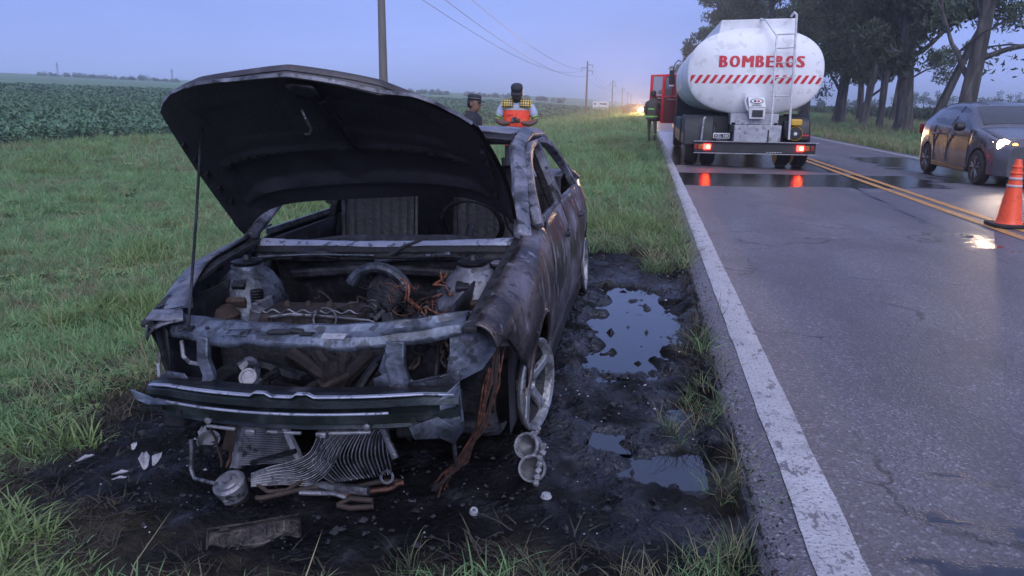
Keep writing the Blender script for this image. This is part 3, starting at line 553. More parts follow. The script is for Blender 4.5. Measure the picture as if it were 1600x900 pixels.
x, y, rg = rows(24, 34, 18, 170, .7, .7, 9, lambda x, y: x > 24); n = len(x)
scatter('maize_field', np.stack([x, y, ground_z(x, y, False)], -1), np.stack([np.zeros(n), np.zeros(n), rg.uniform(0, 6.28, n)], -1), np.repeat(rg.uniform(.8, 1.12, n)[:, None], 3, 1)*np.array([1.3, 1.3, .95]), rg.integers(0, 3, n), [maize(i) for i in range(3)])
# ---------------------------------------------------------------- the burnt car (local: x right, y away, z up; origin under the front axle)
car = thing('burnt_car', 'burnt out sedan with its hood propped open on the scorched verge', 'car', (-1.2, 3.15, -.034)); car.rotation_euler = (0, -R(2.5), 0)
def nz1(x, y, s=0): return float(fbm(x, y, 4, s)-.5)
def flank(y, z):
    w = interp(y, [-.75, -.55, -.3, 0, .6, 1.5, 2.6, 3.1, 3.35, 3.5], [.77, .80, .822, .838, .818, .812, .835, .79, .75, .68])
    dz = interp(z, [.1, .2, .35, .5, .62, .70, .82], [-.06, -.03, -.005, 0, -.004, -.018, -.06])
    if z > .82: dz = -.06-.38*(z-.82)
    return w+dz+nz1(y*3, z*4, 31)*.012
def arch(y, yc, r, zc=.2): d = abs(y-yc); return zc+math.sqrt(max(r*r-d*d, 0)) if d < r else 0
def panel(ys, zb, zt, n, side, crown=None):
    g = []
    for y in ys:
        a, b = zb(y), zt(y); col = []
        for j in range(n+1):
            t = j/n
            if crown is None: z = a+(b-a)*t; x = flank(y, z)
            else:
                zc = b-crown[1]
                if t < .6: z = a+(zc-a)*t/.6; x = flank(y, z)
                else:
                    q = (t-.6)/.4; xf = flank(y, zc); xi = crown[0](y); x = lerp(xf, xi, 1-math.cos(q*math.pi/2)); z = zc+crown[1]*math.sin(q*math.pi/2)
            col.append((side*x, y, z))
        g.append(col)
    return g
def fr(a, b, n): return [a+(b-a)*i/n for i in range(n+1)]
def fender_bot(y):
    if y < -.33: return interp(y, [-.72, -.60, -.45, -.335], [.665, .60, .47, .40])
    if y < .33: return max(arch(y, 0, .335), .22)
    return .20
f_top = lambda y: interp(y, [-.72, -.5, -.1, .3, .62], [.685, .715, .765, .805, .835])
for sd in (1, -1):
    inn = (lambda y: .70) if sd > 0 else (lambda y: interp(y, [-.72, -.4, 0, .6], [.57, .65, .69, .70]))
    ys = fr(-.72, -.335, 9)+fr(-.32, .32, 22)+fr(.335, .62, 6)
    g = panel(ys, fender_bot, f_top, 16, sd, (inn, .085))
    if sd < 0:   # the far fender is bent inward at its nose
        g = [[(max(p[0], -.84)+(.225 if p[0] < -.60 else .03)*max(0, (.05-p[1])/.77)**1.4, p[1], p[2]) for p in c] for c in g]
    f = MB().grid(g).build('fender', M['burnt_panel'] if sd > 0 else M['ash_metal'], car, solid=.008)
    lip = MB().tube([(sd*(flank(y, arch(y, 0, .335))+.004), y, max(arch(y, 0, .335), .22)) for y in fr(-.325, .325, 26)], .011, 5); lip.build('arch_lip', M['burnt_panel'], f)
    # doors and quarter panel
    zt = lambda y: .825+.012*math.sin((y-.6)*1.2)
    def rbot(y): return max(arch(y, 2.6, .34), .19) if y > 2.26 else .19
    for nm, y0, y1 in (('door', .635, 1.50), ('door', 1.515, 2.33)):
        dl = 0 if sd > 0 else .04; tp = (lambda y: .825-dl-.05*max(0, (.8-y))/.2) if y0 < 1 else (lambda y: zt(y)-dl)
        d = MB().grid(panel(fr(y0, y1, 22), rbot if y0 > 1 else (lambda y: .19), tp, 14, sd)).build(nm, M['burnt_panel'] if sd > 0 else M['soot_metal'], car, solid=.010)
        MB().grid([[(p[0]-sd*.075, p[1], p[2]) for p in c] for c in panel(fr(y0+.01, y1-.01, 8), lambda y: .2, lambda y: .80-dl, 4, sd)]).build('inner_panel', M['soot_metal'], d, solid=.02)
        hd = MB().tube([(sd*(flank(yy, .66)+dx), yy, .665) for yy, dx in ((y1-.24, -.01), (y1-.22, .022), (y1-.09, .022), (y1-.07, -.01))], .014, 6).build('handle', M['soot_metal'], d)
        MB().bar([(sd*(flank(y, .835)-.004), y, .832-dl) for y in fr(y0+.02, y1-.02, 10)], .018, .03, (0, 0, 1)).build('waist_strip', M['ash_metal'], d)
        if y0 < 1: fp = [(.52, .83), (.74, 1.00), (.97, 1.125), (1.2, 1.185), (1.47, 1.195), (1.495, .84)]; ht = .16
        else: fp = [(1.525, .84), (1.52, 1.195), (1.75, 1.19), (2.0, 1.15), (2.2, 1.04), (2.36, .86)]
        MB().bar([(sd*(flank(a, b)-.002), a, b) for a, b in fp], .045, .05, (sd, 0, .35)).build('window_frame', M['ash_metal'] if sd > 0 else M['soot_metal'], d, bevel=.008)
    q = MB().grid(panel(fr(2.35, 3.42, 30), rbot, lambda y: .825+.03*min(1, (y-2.35)/.5), 14, sd, ((lambda y: interp(y, [2.35, 2.8, 3.4], [.74, .69, .62])), .05))).build('quarter_panel', M['burnt_panel'], car, solid=.01)
    MB().bar([(sd*(flank(y, .2)-.03), y, .17) for y in fr(.36, 2.24, 12)], .10, .12, (0, 0, 1)).build('sill', M['soot_metal'], car, bevel=.02)
    # roof rail and pillars
    rp_ = [(.70, .36, .80), (.665, .52, .90), (.625, .78, 1.05), (.565, 1.06, 1.195), (.555, 1.5, 1.248), (.565, 2.0, 1.225), (.61, 2.32, 1.10), (.675, 2.7, .93), (.71, 3.0, .85)]
    MB().bar([(sd*x, y, z) for x, y, z in rp_], .085, .055, (sd*.55, 0, .8)).build('pillar', M['ash_metal'], car, bevel=.015)
    MB().bar([(sd*(flank(1.5, z)-.045), 1.505, z) for z in fr(.2, 1.2, 6)], .07, .05, (sd, 0, 0)).build('pillar', M['soot_metal'], car, bevel=.01)
    # engine-bay side: apron, rail with slots, strut tower
    ap = MB(); ap.grid([[(sd*(.50+.06*t), y, .26+.42*t+.03*t*(y+.6)) for t in fr(0, 1, 8)] for y in fr(-.66, .34, 14)]); ap.build('inner_wing', M['soot_metal'], car, solid=.01)
    rl_ = MB().bar([(sd*(inn(y)-.025), y, f_top(y)-.028) for y in fr(-.70, .40, 14)], .05, .022, (0, 0, 1)).build('fender_rail', M['soot'], car, bevel=.004)
    for yy in fr(-.55, .3, 7): MB().box((sd*(inn(yy)-.025), yy, f_top(yy)-.0155), (.012, .05, .004)).build('slot', M['black'], rl_, False)
    c = (sd*.53, .02); tw = MB(); rows_ = []
    for k, (r_, z) in enumerate([(.20, .36), (.19, .46), (.172, .56), (.145, .64), (.11, .695), (.075, .725), (.072, .74), (.02, .742)]):
        rows_.append([(c[0]+r_*1.0*math.cos(a)*(1+.1*nz1(a*2, k, 4)), c[1]+r_*1.05*math.sin(a), z) for a in fr(0, 6.2832, 26)])
    tw.grid(rows_); t_ = tw.build('strut_tower', M['bare_steel'] if sd < 0 else M['ash_metal'], car)
    cap = MB().lathe([(.066, .748), (.07, .753), (.07, .759), (.02, .766), (.012, .785), (.001, .786)], (c[0], c[1], 0), n=18).build('cap', M['soot_metal'], t_)
    MB().box((c[0]+.02, c[1]-.165, .60), (.09, .03, .05), (.5, 0, .1)).build('bracket', M['rust'], t_, bevel=.006)
    MB().box((c[0]-.02*sd, c[1]-.12, .672), (.06, .05, .03), (.5, 0, .1)).build('bracket', M['soot_metal'], t_, bevel=.006)
    # corrugated hose and melted block beside the tower
    if sd < 0:
        hs = MB()
        for k in range(9): hs.lathe([(.026, 0), (.031, .005), (.026, .010)], (-.42, -.12, .545+.0125*k), n=12)
        hs.build('corrugated_hose', M['soot_metal'], car)
        bk = MB().lathe([(.03, 0), (.09, .02), (.105, .08), (.07, .12), (.01, .13)], (-.58, -.20, .48), n=12).build('melted_reservoir', M['rust'], car)
    # wheels (tyres burnt away: bare rims), liner
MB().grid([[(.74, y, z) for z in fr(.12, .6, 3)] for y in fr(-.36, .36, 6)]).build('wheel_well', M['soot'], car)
def rim(c, toe, side):
    w = thing('wheel', None, None); del_ = None
    w.parent = car; w.location = c; w.rotation_euler = (0, 0, toe)
    ri = .205; s = side
    b = MB().lathe([(ri, -.09*s), (ri, -.08*s), (ri-.03, -.06*s), (ri-.045, 0), (ri-.03, .055*s), (ri-.034, .05*s), (ri-.05, -.02*s), (ri-.035, -.088*s)], (0, 0, 0), (1, 0, 0), 36, False).build('barrel', M['soot'], w)
    MB().lathe([(ri-.03, .05*s), (ri-.004, .07*s), (ri, .085*s), (ri-.006, .092*s), (ri-.020, .085*s), (ri-.028, .052*s)], (0, 0, 0), (1, 0, 0), 40, False).build('rim', M['rim'], w)
    for k in range(5):
        a = 6.2832*k/5+.35; ca, sa = math.cos(a), math.sin(a); da = Vector((0, -sa, ca)); rd = Vector((0, ca, sa)); X = Vector((s, 0, 0)); m_ = MB()
        sec = [(.035, .026, .050, .03), (.09, .019, .060, .03), (.15, .020, .070, .025), (.185, .026, .070, .02)]
        m_.loft([[rd*r_+da*h+X*(x), rd*r_-da*h+X*x, rd*r_-da*h*1.1+X*(x-t), rd*r_+da*h*1.1+X*(x-t)] for r_, h, x, t in sec]); m_.build('spoke', M['rim'], w, bevel=.006)
    MB().lathe([(.05, .02*s), (.052, .05*s), (.03, .062*s), (.026, .062*s), (.02, .05*s), (.001, .05*s)], (0, 0, 0), (1, 0, 0), 18).build('hub', M['rim'], w)
    MB().lathe([(.13, -.03*s), (.13, -.015*s), (.05, -.012*s), (.05, -.03*s)], (0, 0, 0), (1, 0, 0), 24).build('brake_disc', M['soot'], w)
    return w
rim((.725, 0, .215), R(-13), 1); rim((-.72, 0, .215), R(-13), -1); rim((.735, 2.6, .215), 0, 1); rim((-.735, 2.6, .215), 0, -1)
# tyre remains hanging inside the near wheel
tr = MB()
tr.loft([[(.60+.06*math.cos(b)+.01*nz1(a*4, b, 3), .0+(.20+.03*math.sin(b))*math.cos(a)-.03, .215+(.20+.03*math.sin(b))*math.sin(a)) for b in fr(0, 5.5, 7)] for a in fr(1.9, 4.9, 18)]); tr.build('tyre_remains', M['ash_metal'], car)
# floor, firewall, roof, scuttle
MB().box((0, 1.9, .17), (1.5, 3.0, .05)).build('floor_pan', M['soot'], car)
fwl = MB(); fwl.grid([[(x, .34+.03*nz1(x*5, z*5, 6)+.02*math.sin(x*9)*math.exp(-abs(z-.6)*6), z) for z in fr(.2, .735, 16)] for x in fr(-.68, .68, 34)]); fwl.build('firewall', M['soot_metal'], car, solid=.01)
MB().bar([(x, .30-.015*(1-(x/.68)**2), .64+.02*math.cos(x*4)) for x in fr(-.45, .66, 20)], .05, .05, (0, 0, 1)).build('firewall_ledge', M['soot_metal'], car, bevel=.015)
rf = MB(); rf.grid([[(x, y, 1.262+.035*(1-(x/.56)**2)*min(1, (2.35-y)*2)-.06*max(0, (y-1.7)/.6)**2+.006*nz1(x*8, y*5, 12)) for x in fr(-.54, .54, 22)] for y in fr(1.07, 2.3, 24)]); rf.build('roof', M['ash_metal'], car, solid=.012)
MB().bar([(x, 1.065, 1.235+.03*(1-(x/.54)**2)) for x in fr(-.55, .55, 14)], .07, .035, (0, -.5, 1)).build('windscreen_header', M['soot_metal'], car, bevel=.008)
MB().bar([(x, 2.33, 1.155+.02*(1-(x/.54)**2)) for x in fr(-.55, .55, 10)], .07, .03, (0, .5, 1)).build('rear_header', M['soot_metal'], car, bevel=.008)
sc_ = MB(); sc_.loft([[(x, .40-.03*(1-(x/.66)**2)+dy, .778-.012*(1-(x/.66)**2)+dz+.004*nz1(x*12, 1, 2)) for dy, dz in ((-.025, -.018), (-.022, .004), (-.008, .014), (.02, .017), (.03, -.01))] for x in fr(-.665, .655, 40)]); sc_.build('scuttle', M['scuttle'], car)
pl_ = MB(); pl_.grid([[(x, .355-.02*t, .765-.03*t) for t in fr(0, 1, 3)] for x in fr(-.66, .66, 10)]); pl_.build('plenum', M['soot'], car, solid=.01)
MB().grid([[(x, .30+.06*t, .715-.02*math.sin(t*3.14)) for t in fr(0, 1, 4)] for x in fr(-.6, .6, 12)]).build('cowl_tray', M['soot'], car, solid=.008)
for x in (-.50, -.22, .06, .33): 
    MB().tube([(x-.025, .352, .752), (x-.022, .345, .738), (x+.022, .345, .738), (x+.025, .352, .752)], .006, 5).build('clip', M['bare_steel'], car)
wp = MB().tube([(.05, .31, .725), (.12, .34, .765), (.22, .36, .80), (.24, .365, .805)], [.012, .009, .006, .004], 6).build('wiper_arm', M['soot'], car)
MB().tube([(-.02, .30, .70), (.16, .295, .715), (.34, .29, .735), (.36, .29, .737)], [.008, .009, .015, .012], 6).build('wiper_arm', M['bare_steel'], car)
MB().tube([(-.63, .24, .725), (-.3, .25, .74), (.1, .26, .725), (.4, .24, .735), (.62, .2, .70)], .0065, 5).build('cable', M['soot_metal'], car)
MB().tube([(-.56, .18, .745), (-.3, .22, .748), (.0, .24, .74)], .004, 5).build('cable', M['bare_steel'], car)
for k in range(9): MB().tube([(.22+.03*k, .30, .70), (.235+.03*k+.02*nz1(k, 2), .28, .735), (.25+.03*k, .29, .712)], .004, 4).build('spring_wire', M['soot_metal'], car)
MB().lathe([(.03, 0), (.034, .01), (.02, .02), (.001, .021)], (.60, .22, .70), n=14).build('filler_cap', M['ash_metal'], car)
MB().tube([(-.42, .28, .72), (-.36, .27, .735), (-.26, .27, .735), (-.2, .28, .72)], [.02, .035, .035, .02], 8).build('wiper_motor', M['soot_metal'], car)
# cabin: dash beam, seats, bulkhead, steering column
MB().tube([(-.66, .62, .70), (-.3, .62, .74), (.3, .62, .74), (.66, .62, .70)], .035, 8).build('dash_beam', M['soot_metal'], car)
MB().tube([(.34, .55, .62), (.34, .85, .78)], .025, 8).build('steering_column', M['soot_metal'], car)
MB().lathe([(.165, 0), (.18, .008), (.165, .016), (.15, .008)], (.34, .86, .785), (0, .85, .5), 24, False).build('steering_wheel', M['soot_metal'], car)
for xs in (-.36, .36):
    s_ = MB().grid([[(xs+x, 1.30+(z-.4)*.22-.008*abs(math.sin(x*55))+.02*nz1(x*9, z*9, 5), z+.06*(1-(x/.24)**2)*(z > .9)) for z in fr(.36, 1.0, 9)] for x in fr(-.235, .235, 44)]).build('seat_back', M['soot'], car, solid=.015)
    MB().tube([(xs-.235, 1.27, .36), (xs-.235, 1.41, 1.0), (xs-.16, 1.43, 1.05), (xs+.16, 1.43, 1.05), (xs+.235, 1.41, 1.0), (xs+.235, 1.27, .36)], .014, 6).build('seat_frame', M['soot_metal'], s_)
    for dx in (-.06, .06): MB().lathe([(.008, 0), (.012, .06), (.001, .061)], (xs+dx, 1.43, 1.05), n=8).build('headrest_tube', M['ash_metal'], s_)
MB().grid([[(x, 2.25-.012*abs(math.sin(x*30)), z) for z in fr(.3, .92, 5)] for x in fr(-.68, .68, 80)]).build('rear_bulkhead', M['soot'], car, solid=.012)
MB().grid([[(x, y, .90+.02*math.sin(y*20)) for y in fr(2.25, 2.95, 6)] for x in fr(-.66, .66, 8)]).build('parcel_shelf', M['ash_metal'], car, solid=.01)
MB().grid([[(x, y, .875-.03*((y-2.9)/.5)**2+.015*(1-(x/.62)**2)) for y in fr(2.93, 3.42, 8)] for x in fr(-.62, .62, 14)]).build('boot_lid', M['ash_metal'], car, solid=.012)
MB().grid([[(x, 3.43+.05*(1-(x/.68)**2), z) for z in fr(.25, .86, 6)] for x in fr(-.68, .68, 14)]).build('rear_panel', M['burnt_panel'], car, solid=.012)
# engine
en = MB().box((-.15, -.12, .52), (.46, .22, .11)).box((-.15, -.10, .40), (.40, .26, .14)).build('engine_block', M['rust_dark'], car, bevel=.015)
for k in range(5): MB().lathe([(.030, 0), (.036, .004), (.03, .008)], (-.33+.09*k, -.236, .545), (0, -1, 0), 12).build('port_flange', M['rust_dark'], en)
MB().tube([(-.385+.0115*i, -.22, .586+.008*math.sin(i*1.05)+.006*nz1(i*.6, 0)) for i in range(42)], .004, 5).build('gasket', M['ash_metal'], en)
MB().box((-.395, -.12, .55), (.03, .16, .13)).box((-.375, -.22, .57), (.05, .05, .06), (.2, .3, 0)).build('end_cover', M['ash_metal'], en, bevel=.006)
for k in range(4): MB().lathe([(.016, 0), (.018, .03), (.010, .045), (.001, .046)], (-.30+.1*k, -.08, .552), (0, -.2, 1), 10).build('bolt', M['rust'], en)
tb = MB().tube([(.06+.15*math.cos(a), .10, .56+.15*math.sin(a)) for a in fr(.3, 2.6, 12)], .026, 10).build('intake_duct', M['bare_steel'], car)
MB().lathe([(.105, 0), (.11, .02), (.10, .05), (.04, .06), (.001, .06)], (.10, .16, .57), (0, -1, .25), 24).build('air_box', M['soot_metal'], car)
for (x, y, z, r_) in ((-.02, -.19, .555, .04), (.10, -.16, .555, .045), (.22, -.10, .56, .035), (-.10, .2, .63, .03), (.03, .2, .65, .045)):
    MB().lathe([(r_*.86, 0), (r_, .006), (r_*.86, .012), (r_*.72, .006)], (x, y, z), (.1, -1, .3), 20, False).build('pulley', M['soot_metal'], car)
rg = np.random.default_rng(77)
def wob(p0, p1, n, amp, sag, rg=rg):
    p0 = Vector(p0); p1 = Vector(p1); out = []; w = [Vector(rg.normal(0, amp, 3)) for _ in range(4)]
    for i in range(n+1):
        t = i/n; q = p0.lerp(p1, t)+Vector((0, 0, -sag*4*t*(1-t)))
        for k, v in enumerate(w): q += v*math.sin(math.pi*(k+1)*t)/(k+1)
        out.append(q)
    return out
for k in range(22):
    a = (rg.uniform(-.05, .5), rg.uniform(-.2, .25), rg.uniform(.48, .60)); b = (a[0]+rg.uniform(-.25, .25), a[1]+rg.uniform(-.1, .1), rg.uniform(.48, .62))
    MB().tube(wob(a, b, 14, .05, .0), rg.uniform(.002, .005), 5).build('burnt_wire', M[['soot_metal', 'soot', 'rust', 'soot_metal', 'fin'][k % 5]], car)
for k in range(14):
    a = (rg.uniform(.12, .48), rg.uniform(-.2, .1), rg.uniform(.52, .64)); b = (a[0]+rg.uniform(-.12, .12), a[1]+rg.uniform(-.1, .1), a[2]+rg.uniform(-.08, .06))
    MB().tube(wob(a, b, 10, .03, 0), rg.uniform(.002, .004), 5).build('burnt_wire', M['copper' if k % 3 else 'rust_dark'], car)
for (a, b) in (((.235, -.08, .70), (.33, -.13, .57)), ((.25, -.08, .70), (.34, -.15, .58)), ((.40, -.05, .735), (.45, -.08, .62)), ((.34, -.16, .575), (.48, -.18, .565)), ((.44, -.08, .73), (.48, -.10, .65))):
    MB().tube(wob(a, b, 10, .02, 0), .0055, 6).build('copper_lead', M['copper_bright'], car)
bx = [(rg.uniform(-.05, .5), rg.uniform(-.3, .2), rg.uniform(.44, .56)) for _ in range(44)]
for i, c in enumerate(bx):
    d = rg.uniform(.02, .07, 3); MB().box(c, d, tuple(rg.uniform(-.8, .8, 3))).build('charred_fitting', M[['soot_metal', 'rust_dark', 'soot', 'soot_metal'][i % 4]], car, bevel=.006)
MB().tube([(-.33, -.22, .53), (-.30, -.26, .57), (-.2, -.26, .585), (-.05, -.25, .575), (.05, -.26, .57), (.14, -.25, .56), (.22, -.26, .53)], .006, 6).build('fuel_rail', M['alu'], car)
MB().lathe([(.048, 0), (.052, .004), (.048, .008), (.044, .004)], (-.04, -.28, .57), (.1, -1, .4), 22, False).build('wire_loop', M['alu'], car)
# the front: exhaust manifold and pipes behind the crossmember
mf = MB()
for k in range(4): mf.tube([(-.16+.11*k, -.26, .46), (-.16+.11*k, -.36, .44), (-.01+.03*k, -.38, .36), (.02, -.36, .26)], [.03, .032, .032, .04], 8)
mf.tube([(.02, -.36, .42), (.02, -.38, .30), (.02, -.36, .18)], [.05, .055, .05], 10); mf.build('exhaust_manifold', M['rust_dark'], car)
for a, b, r_, mt in (((-.28, -.6, .36), (-.12, -.55, .44), .022, 'soot_metal'), ((-.05, -.62, .34), (.16, -.55, .43), .013, 'rust'), ((-.2, -.6, .33), (.08, -.6, .40), .014, 'rust_dark'), ((-.26, -.6, .45), (-.05, -.5, .38), .03, 'soot_metal'), ((.2, -.6, .35), (.3, -.5, .5), .02, 'soot_metal'), ((-.24, -.62, .47), (-.18, -.6, .40), .025, 'alu')):
    MB().tube(wob(a, b, 8, .02, 0), r_, 8).build('pipe', M[mt], car)
MB().lathe([(.03, 0), (.034, .012), (.034, .018), (.026, .02), (.024, .012), (.001, .012)], (-.165, -.70, .462), (.05, -.8, .55), 18).build('white_cap', M['ash'], car)
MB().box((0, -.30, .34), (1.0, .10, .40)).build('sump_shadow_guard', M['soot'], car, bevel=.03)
OX = .085
# upper crossmember: pressed steel, holes, sticker
um = MB(); secs = []
for i in range(61):
    u = -1+2*i/60; x = OX+u*.565; e_ = abs(u)**2.2; y0 = -.70+.10*e_*(1 if u < 0 else 1.2); y1 = -.815+.135*e_; zz = .672+(.028*u*u if u > 0 else .006*u*u)
    wv = .002*math.sin(u*23)+.005*nz1(u*6, 1, 3); s4 = .012*sstep(.25, .3, np.array(abs(u+.1)))*1.0; s4 = float(s4)
    secs.append([(x, y0+.005, zz-.035), (x, y0, zz+wv), (x, lerp(y0, y1, .35), zz+.006+wv), (x, lerp(y0, y1, .5), zz-.012-wv), (x, lerp(y0, y1, .88), zz-.02+wv-s4*.4), (x, y1, zz-.034-s4), (x, y1-.002, zz-.050-s4+.004*math.sin(u*14))])
um.loft(secs, closed=False); ucm = um.build('upper_crossmember', M['bare_steel'], car, solid=.006)
for (u, t, r_) in ((-.66, .3, .008), (-.38, .62, .010), (-.1, .65, .012), (.36, .4, .009), (.45, .4, .009), (.1, .7, .010), (-.82, .5, .012)):
    x = OX+u*.565; MB().lathe([(r_, 0), (r_, .004)], (x, -.70-.115*t, .668-.02*t), (0, -.2, 1), 12).build('hole', M['black'], ucm, False)
MB().box((OX+.03, -.775, .662), (.045, .04, .006), (-.15, 0, 0)).build('latch_hole', M['black'], ucm, False)
MB().box((OX-.06, -.765, .664), (.11, .05, .016), (-.2, 0, .1)).box((OX-.01, -.77, .670), (.05, .03, .012), (.1, .2, .4)).build('melted_latch', M['soot'], ucm, bevel=.006)
MB().box((OX+.13, -.785, .6565), (.085, .034, .003), (.27, 0, 0)).build('sticker', M['ash'], ucm)
MB().tube([(OX-.27, -.757, .668), (OX-.19, -.757, .667), (OX-.19, -.795, .655), (OX-.27, -.795, .655), (OX-.27, -.757, .668)], .003, 4).build('pressing', M['bare_steel'], ucm)
# headlamp bays, uprights, lower crossmember
def plate(name, pts, mat, par=None, solid=.007):
    n = len(pts); c = sum((Vector(p) for p in pts), Vector())/n
    return MB().add(list(pts)+[c], [(i, (i+1) % n, n) for i in range(n)]).build(name, M[mat], par or car, solid=solid, bevel=.002)
xl = OX-.565
for (x, w) in ((-.285, .045), (.43, .07)):
    MB().bar([(x, -.765, .64), (x-.005, -.775, .56), (x+.01, -.775, .50), (x, -.78, .455)], w, .03, (0, 1, 0)).build('upright', M['bare_steel'], car, bevel=.006)
plate('headlamp_panel', [(xl-.01, -.70, .665), (xl+.02, -.72, .645), (xl+.03, -.74, .53), (xl+.015, -.72, .46), (xl-.01, -.68, .50)], 'soot_metal')
plate('headlamp_shelf', [(xl+.02, -.76, .505), (xl+.10, -.77, .50), (xl+.12, -.775, .475), (xl+.20, -.775, .48), (xl+.2, -.78, .445), (xl+.02, -.765, .465)], 'bare_steel')
plate('headlamp_shelf', [(.34, -.77, .50), (.40, -.775, .53), (.46, -.78, .49), (.58, -.77, .515), (.64, -.74, .53), (.645, -.75, .445), (.35, -.78, .45)], 'bare_steel')
plate('headlamp_panel', [(.40, -.76, .63), (.44, -.765, .64), (.45, -.765, .58), (.46, -.765, .51), (.40, -.77, .48), (.36, -.765, .53)], 'bare_steel')
plate('headlamp_bucket', [(.60, -.69, .675), (.70, -.62, .685), (.735, -.60, .66), (.745, -.60, .56), (.70, -.64, .50), (.62, -.70, .47), (.585, -.71, .50), (.60, -.70, .58)], 'bare_steel')
plate('torn_bracket', [(.70, -.60, .60), (.74, -.58, .63), (.80, -.52, .55), (.72, -.58, .57)], 'ash_metal')
for k in range(9):
    a = (rg.uniform(.46, .60), rg.uniform(-.70, -.55), rg.uniform(.5, .63)); MB().tube(wob(a, (a[0]+rg.uniform(-.08, .1), a[1]+.05, a[2]+rg.uniform(-.1, .08)), 8, .03, 0), .006, 6).build('lamp_debris', M[['alu', 'rust', 'soot_metal'][k % 3]], car)
MB().grid([[(x, -.56, z) for z in fr(.3, .66, 3)] for x in fr(.36, .72, 3)]).build('inner_lamp_wall', M['soot_metal'], car)
MB().tube([(-.42, -.70, .60), (-.40, -.73, .55), (-.37, -.74, .53), (-.30, -.75, .525)], .008, 6).build('lamp_bracket', M['alu'], car)
lc_ = MB(); lc_.loft([[(x, y-.03*(1-((x-OX)/.6)**2)+dy, .445+dz+.004*nz1(x*9, 2)) for dy, dz in ((.03, -.03), (.03, .006), (0, .012), (-.035, .004), (-.045, -.02))] for x, y in [(OX+u, -.76) for u in fr(-.50, .50, 24)]]); lcm = lc_.build('lower_crossmember', M['soot_metal'], car)
for k in range(7): MB().box((OX-.42+.12*k+.02*nz1(k, 1), -.80, .453), (.07, .008, .006)).build('torn_edge', M['ash'], lcm)
# bumper beam: ribbed pressed steel with two raised seats
bm_ = MB(); secs = []
for i in range(81):
    u = -1+2*i/80; x = OX+u*.575; y = -.955+.115*abs(u)**2; h = .052*(1-.25*max(0, abs(u)-.8)/.2); zc = .428-.004*u*u
    st = math.exp(-((abs(u+.0)-.13)/.045)**4); bmp = .014*st; g_ = .010*(1 if abs(u) < .62 else 0)*(1-st)
    secs.append([(x, y+.06, zc+h+.012), (x, y+.02, zc+h+.016+bmp), (x, y, zc+h+bmp), (x, y-.004, zc+h*.60), (x, y+g_+.01, zc+h*.45), (x, y+g_+.012, zc+h*.30), (x, y-.012-bmp*.5, zc+h*.18), (x, y-.012-bmp*.5, zc-h*.40), (x, y+.008, zc-h*.60), (x, y+.004, zc-h*.85), (x, y+.016, zc-h), (x, y+.06, zc-h)])
bm_.loft(secs); bb = bm_.build('bumper_beam', M['beam_steel'], car, ang=25)
for u in (-.85, -.7, -.48, .5, .76, .88):
    MB().lathe([(.010, 0), (.010, .006)], (OX+u*.575, -.973+.115*u*u, .412), (0, -1, 0), 12).build('hole', M['black'], bb, False)
for u in (-.48, .5): MB().lathe([(.012, 0), (.012, .008), (.001, .012)], (OX+u*.575, -.971+.115*u*u, .400), (0, -1, 0), 10).build('bolt', M['alu'], bb)
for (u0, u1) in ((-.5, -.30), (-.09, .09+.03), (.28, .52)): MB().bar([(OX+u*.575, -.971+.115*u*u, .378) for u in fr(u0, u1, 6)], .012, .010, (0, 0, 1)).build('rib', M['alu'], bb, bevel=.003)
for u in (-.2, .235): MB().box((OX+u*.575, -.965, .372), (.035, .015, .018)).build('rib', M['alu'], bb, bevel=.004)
MB().bar([(OX+u*.575, -.945+.115*u*u+(.0 if abs(abs(u)-.13) > .045 else -.004), .428+.0665+(.013 if abs(abs(u)-.13) < .04 else 0)-.004*u*u-.013*max(0, abs(u)-.8)/.2) for u in fr(-.97, .97, 60)], .02, .006, (0, 0, 1)).build('highlight_bar', M['scuttle'], bb, bevel=.002)  # this pale bar and the next paint highlights onto the beam's ridges
MB().bar([(OX+u*.575, -.963+.115*u*u, .428+.0125-.004*u*u) for u in fr(-.9, .62, 44)], .010, .007, (0, 0, 1)).build('highlight_bar', M['scuttle'], bb, bevel=.002)
ub = MB(); ub.loft([[(OX+u*.575, -.93+.11*u*u+dy, .478+dz+.005*nz1(u*7, 3)) for dy, dz in ((.11, -.02), (.11, .004), (.06, .0), (.012, -.008), (.01, -.03))] for u in fr(-1, .96, 40)]); ub.build('beam_cover', M['soot_metal'], car)
plate('crash_box', [(.60, -.86, .47), (.66, -.82, .52), (.665, -.80, .34), (.64, -.86, .31), (.60, -.88, .34)], 'bare_steel'); plate('crash_box', [(.50, -.90, .385), (.60, -.89, .42), (.645, -.87, .38), (.64, -.86, .335), (.52, -.91, .345)], 'bare_steel')
plate('beam_end', [(-.52, -.88, .475), (-.40, -.92, .46), (-.30, -.95, .452), (-.42, -.93, .44), (-.50, -.885, .44)], 'bare_steel')
MB().tube([(.635, -.84, .33), (.64, -.84, .22)], .008, 6).build('bracket_pin', M['soot_metal'], car)
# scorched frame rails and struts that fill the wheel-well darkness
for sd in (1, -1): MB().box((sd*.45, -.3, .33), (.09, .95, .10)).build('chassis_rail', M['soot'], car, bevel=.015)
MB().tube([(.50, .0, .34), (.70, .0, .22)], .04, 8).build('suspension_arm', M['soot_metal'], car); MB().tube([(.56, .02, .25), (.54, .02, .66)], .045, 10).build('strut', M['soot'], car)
MB().box((0, -.1, .14), (1.2, .5, .06)).build('subframe', M['soot'], car, bevel=.02)
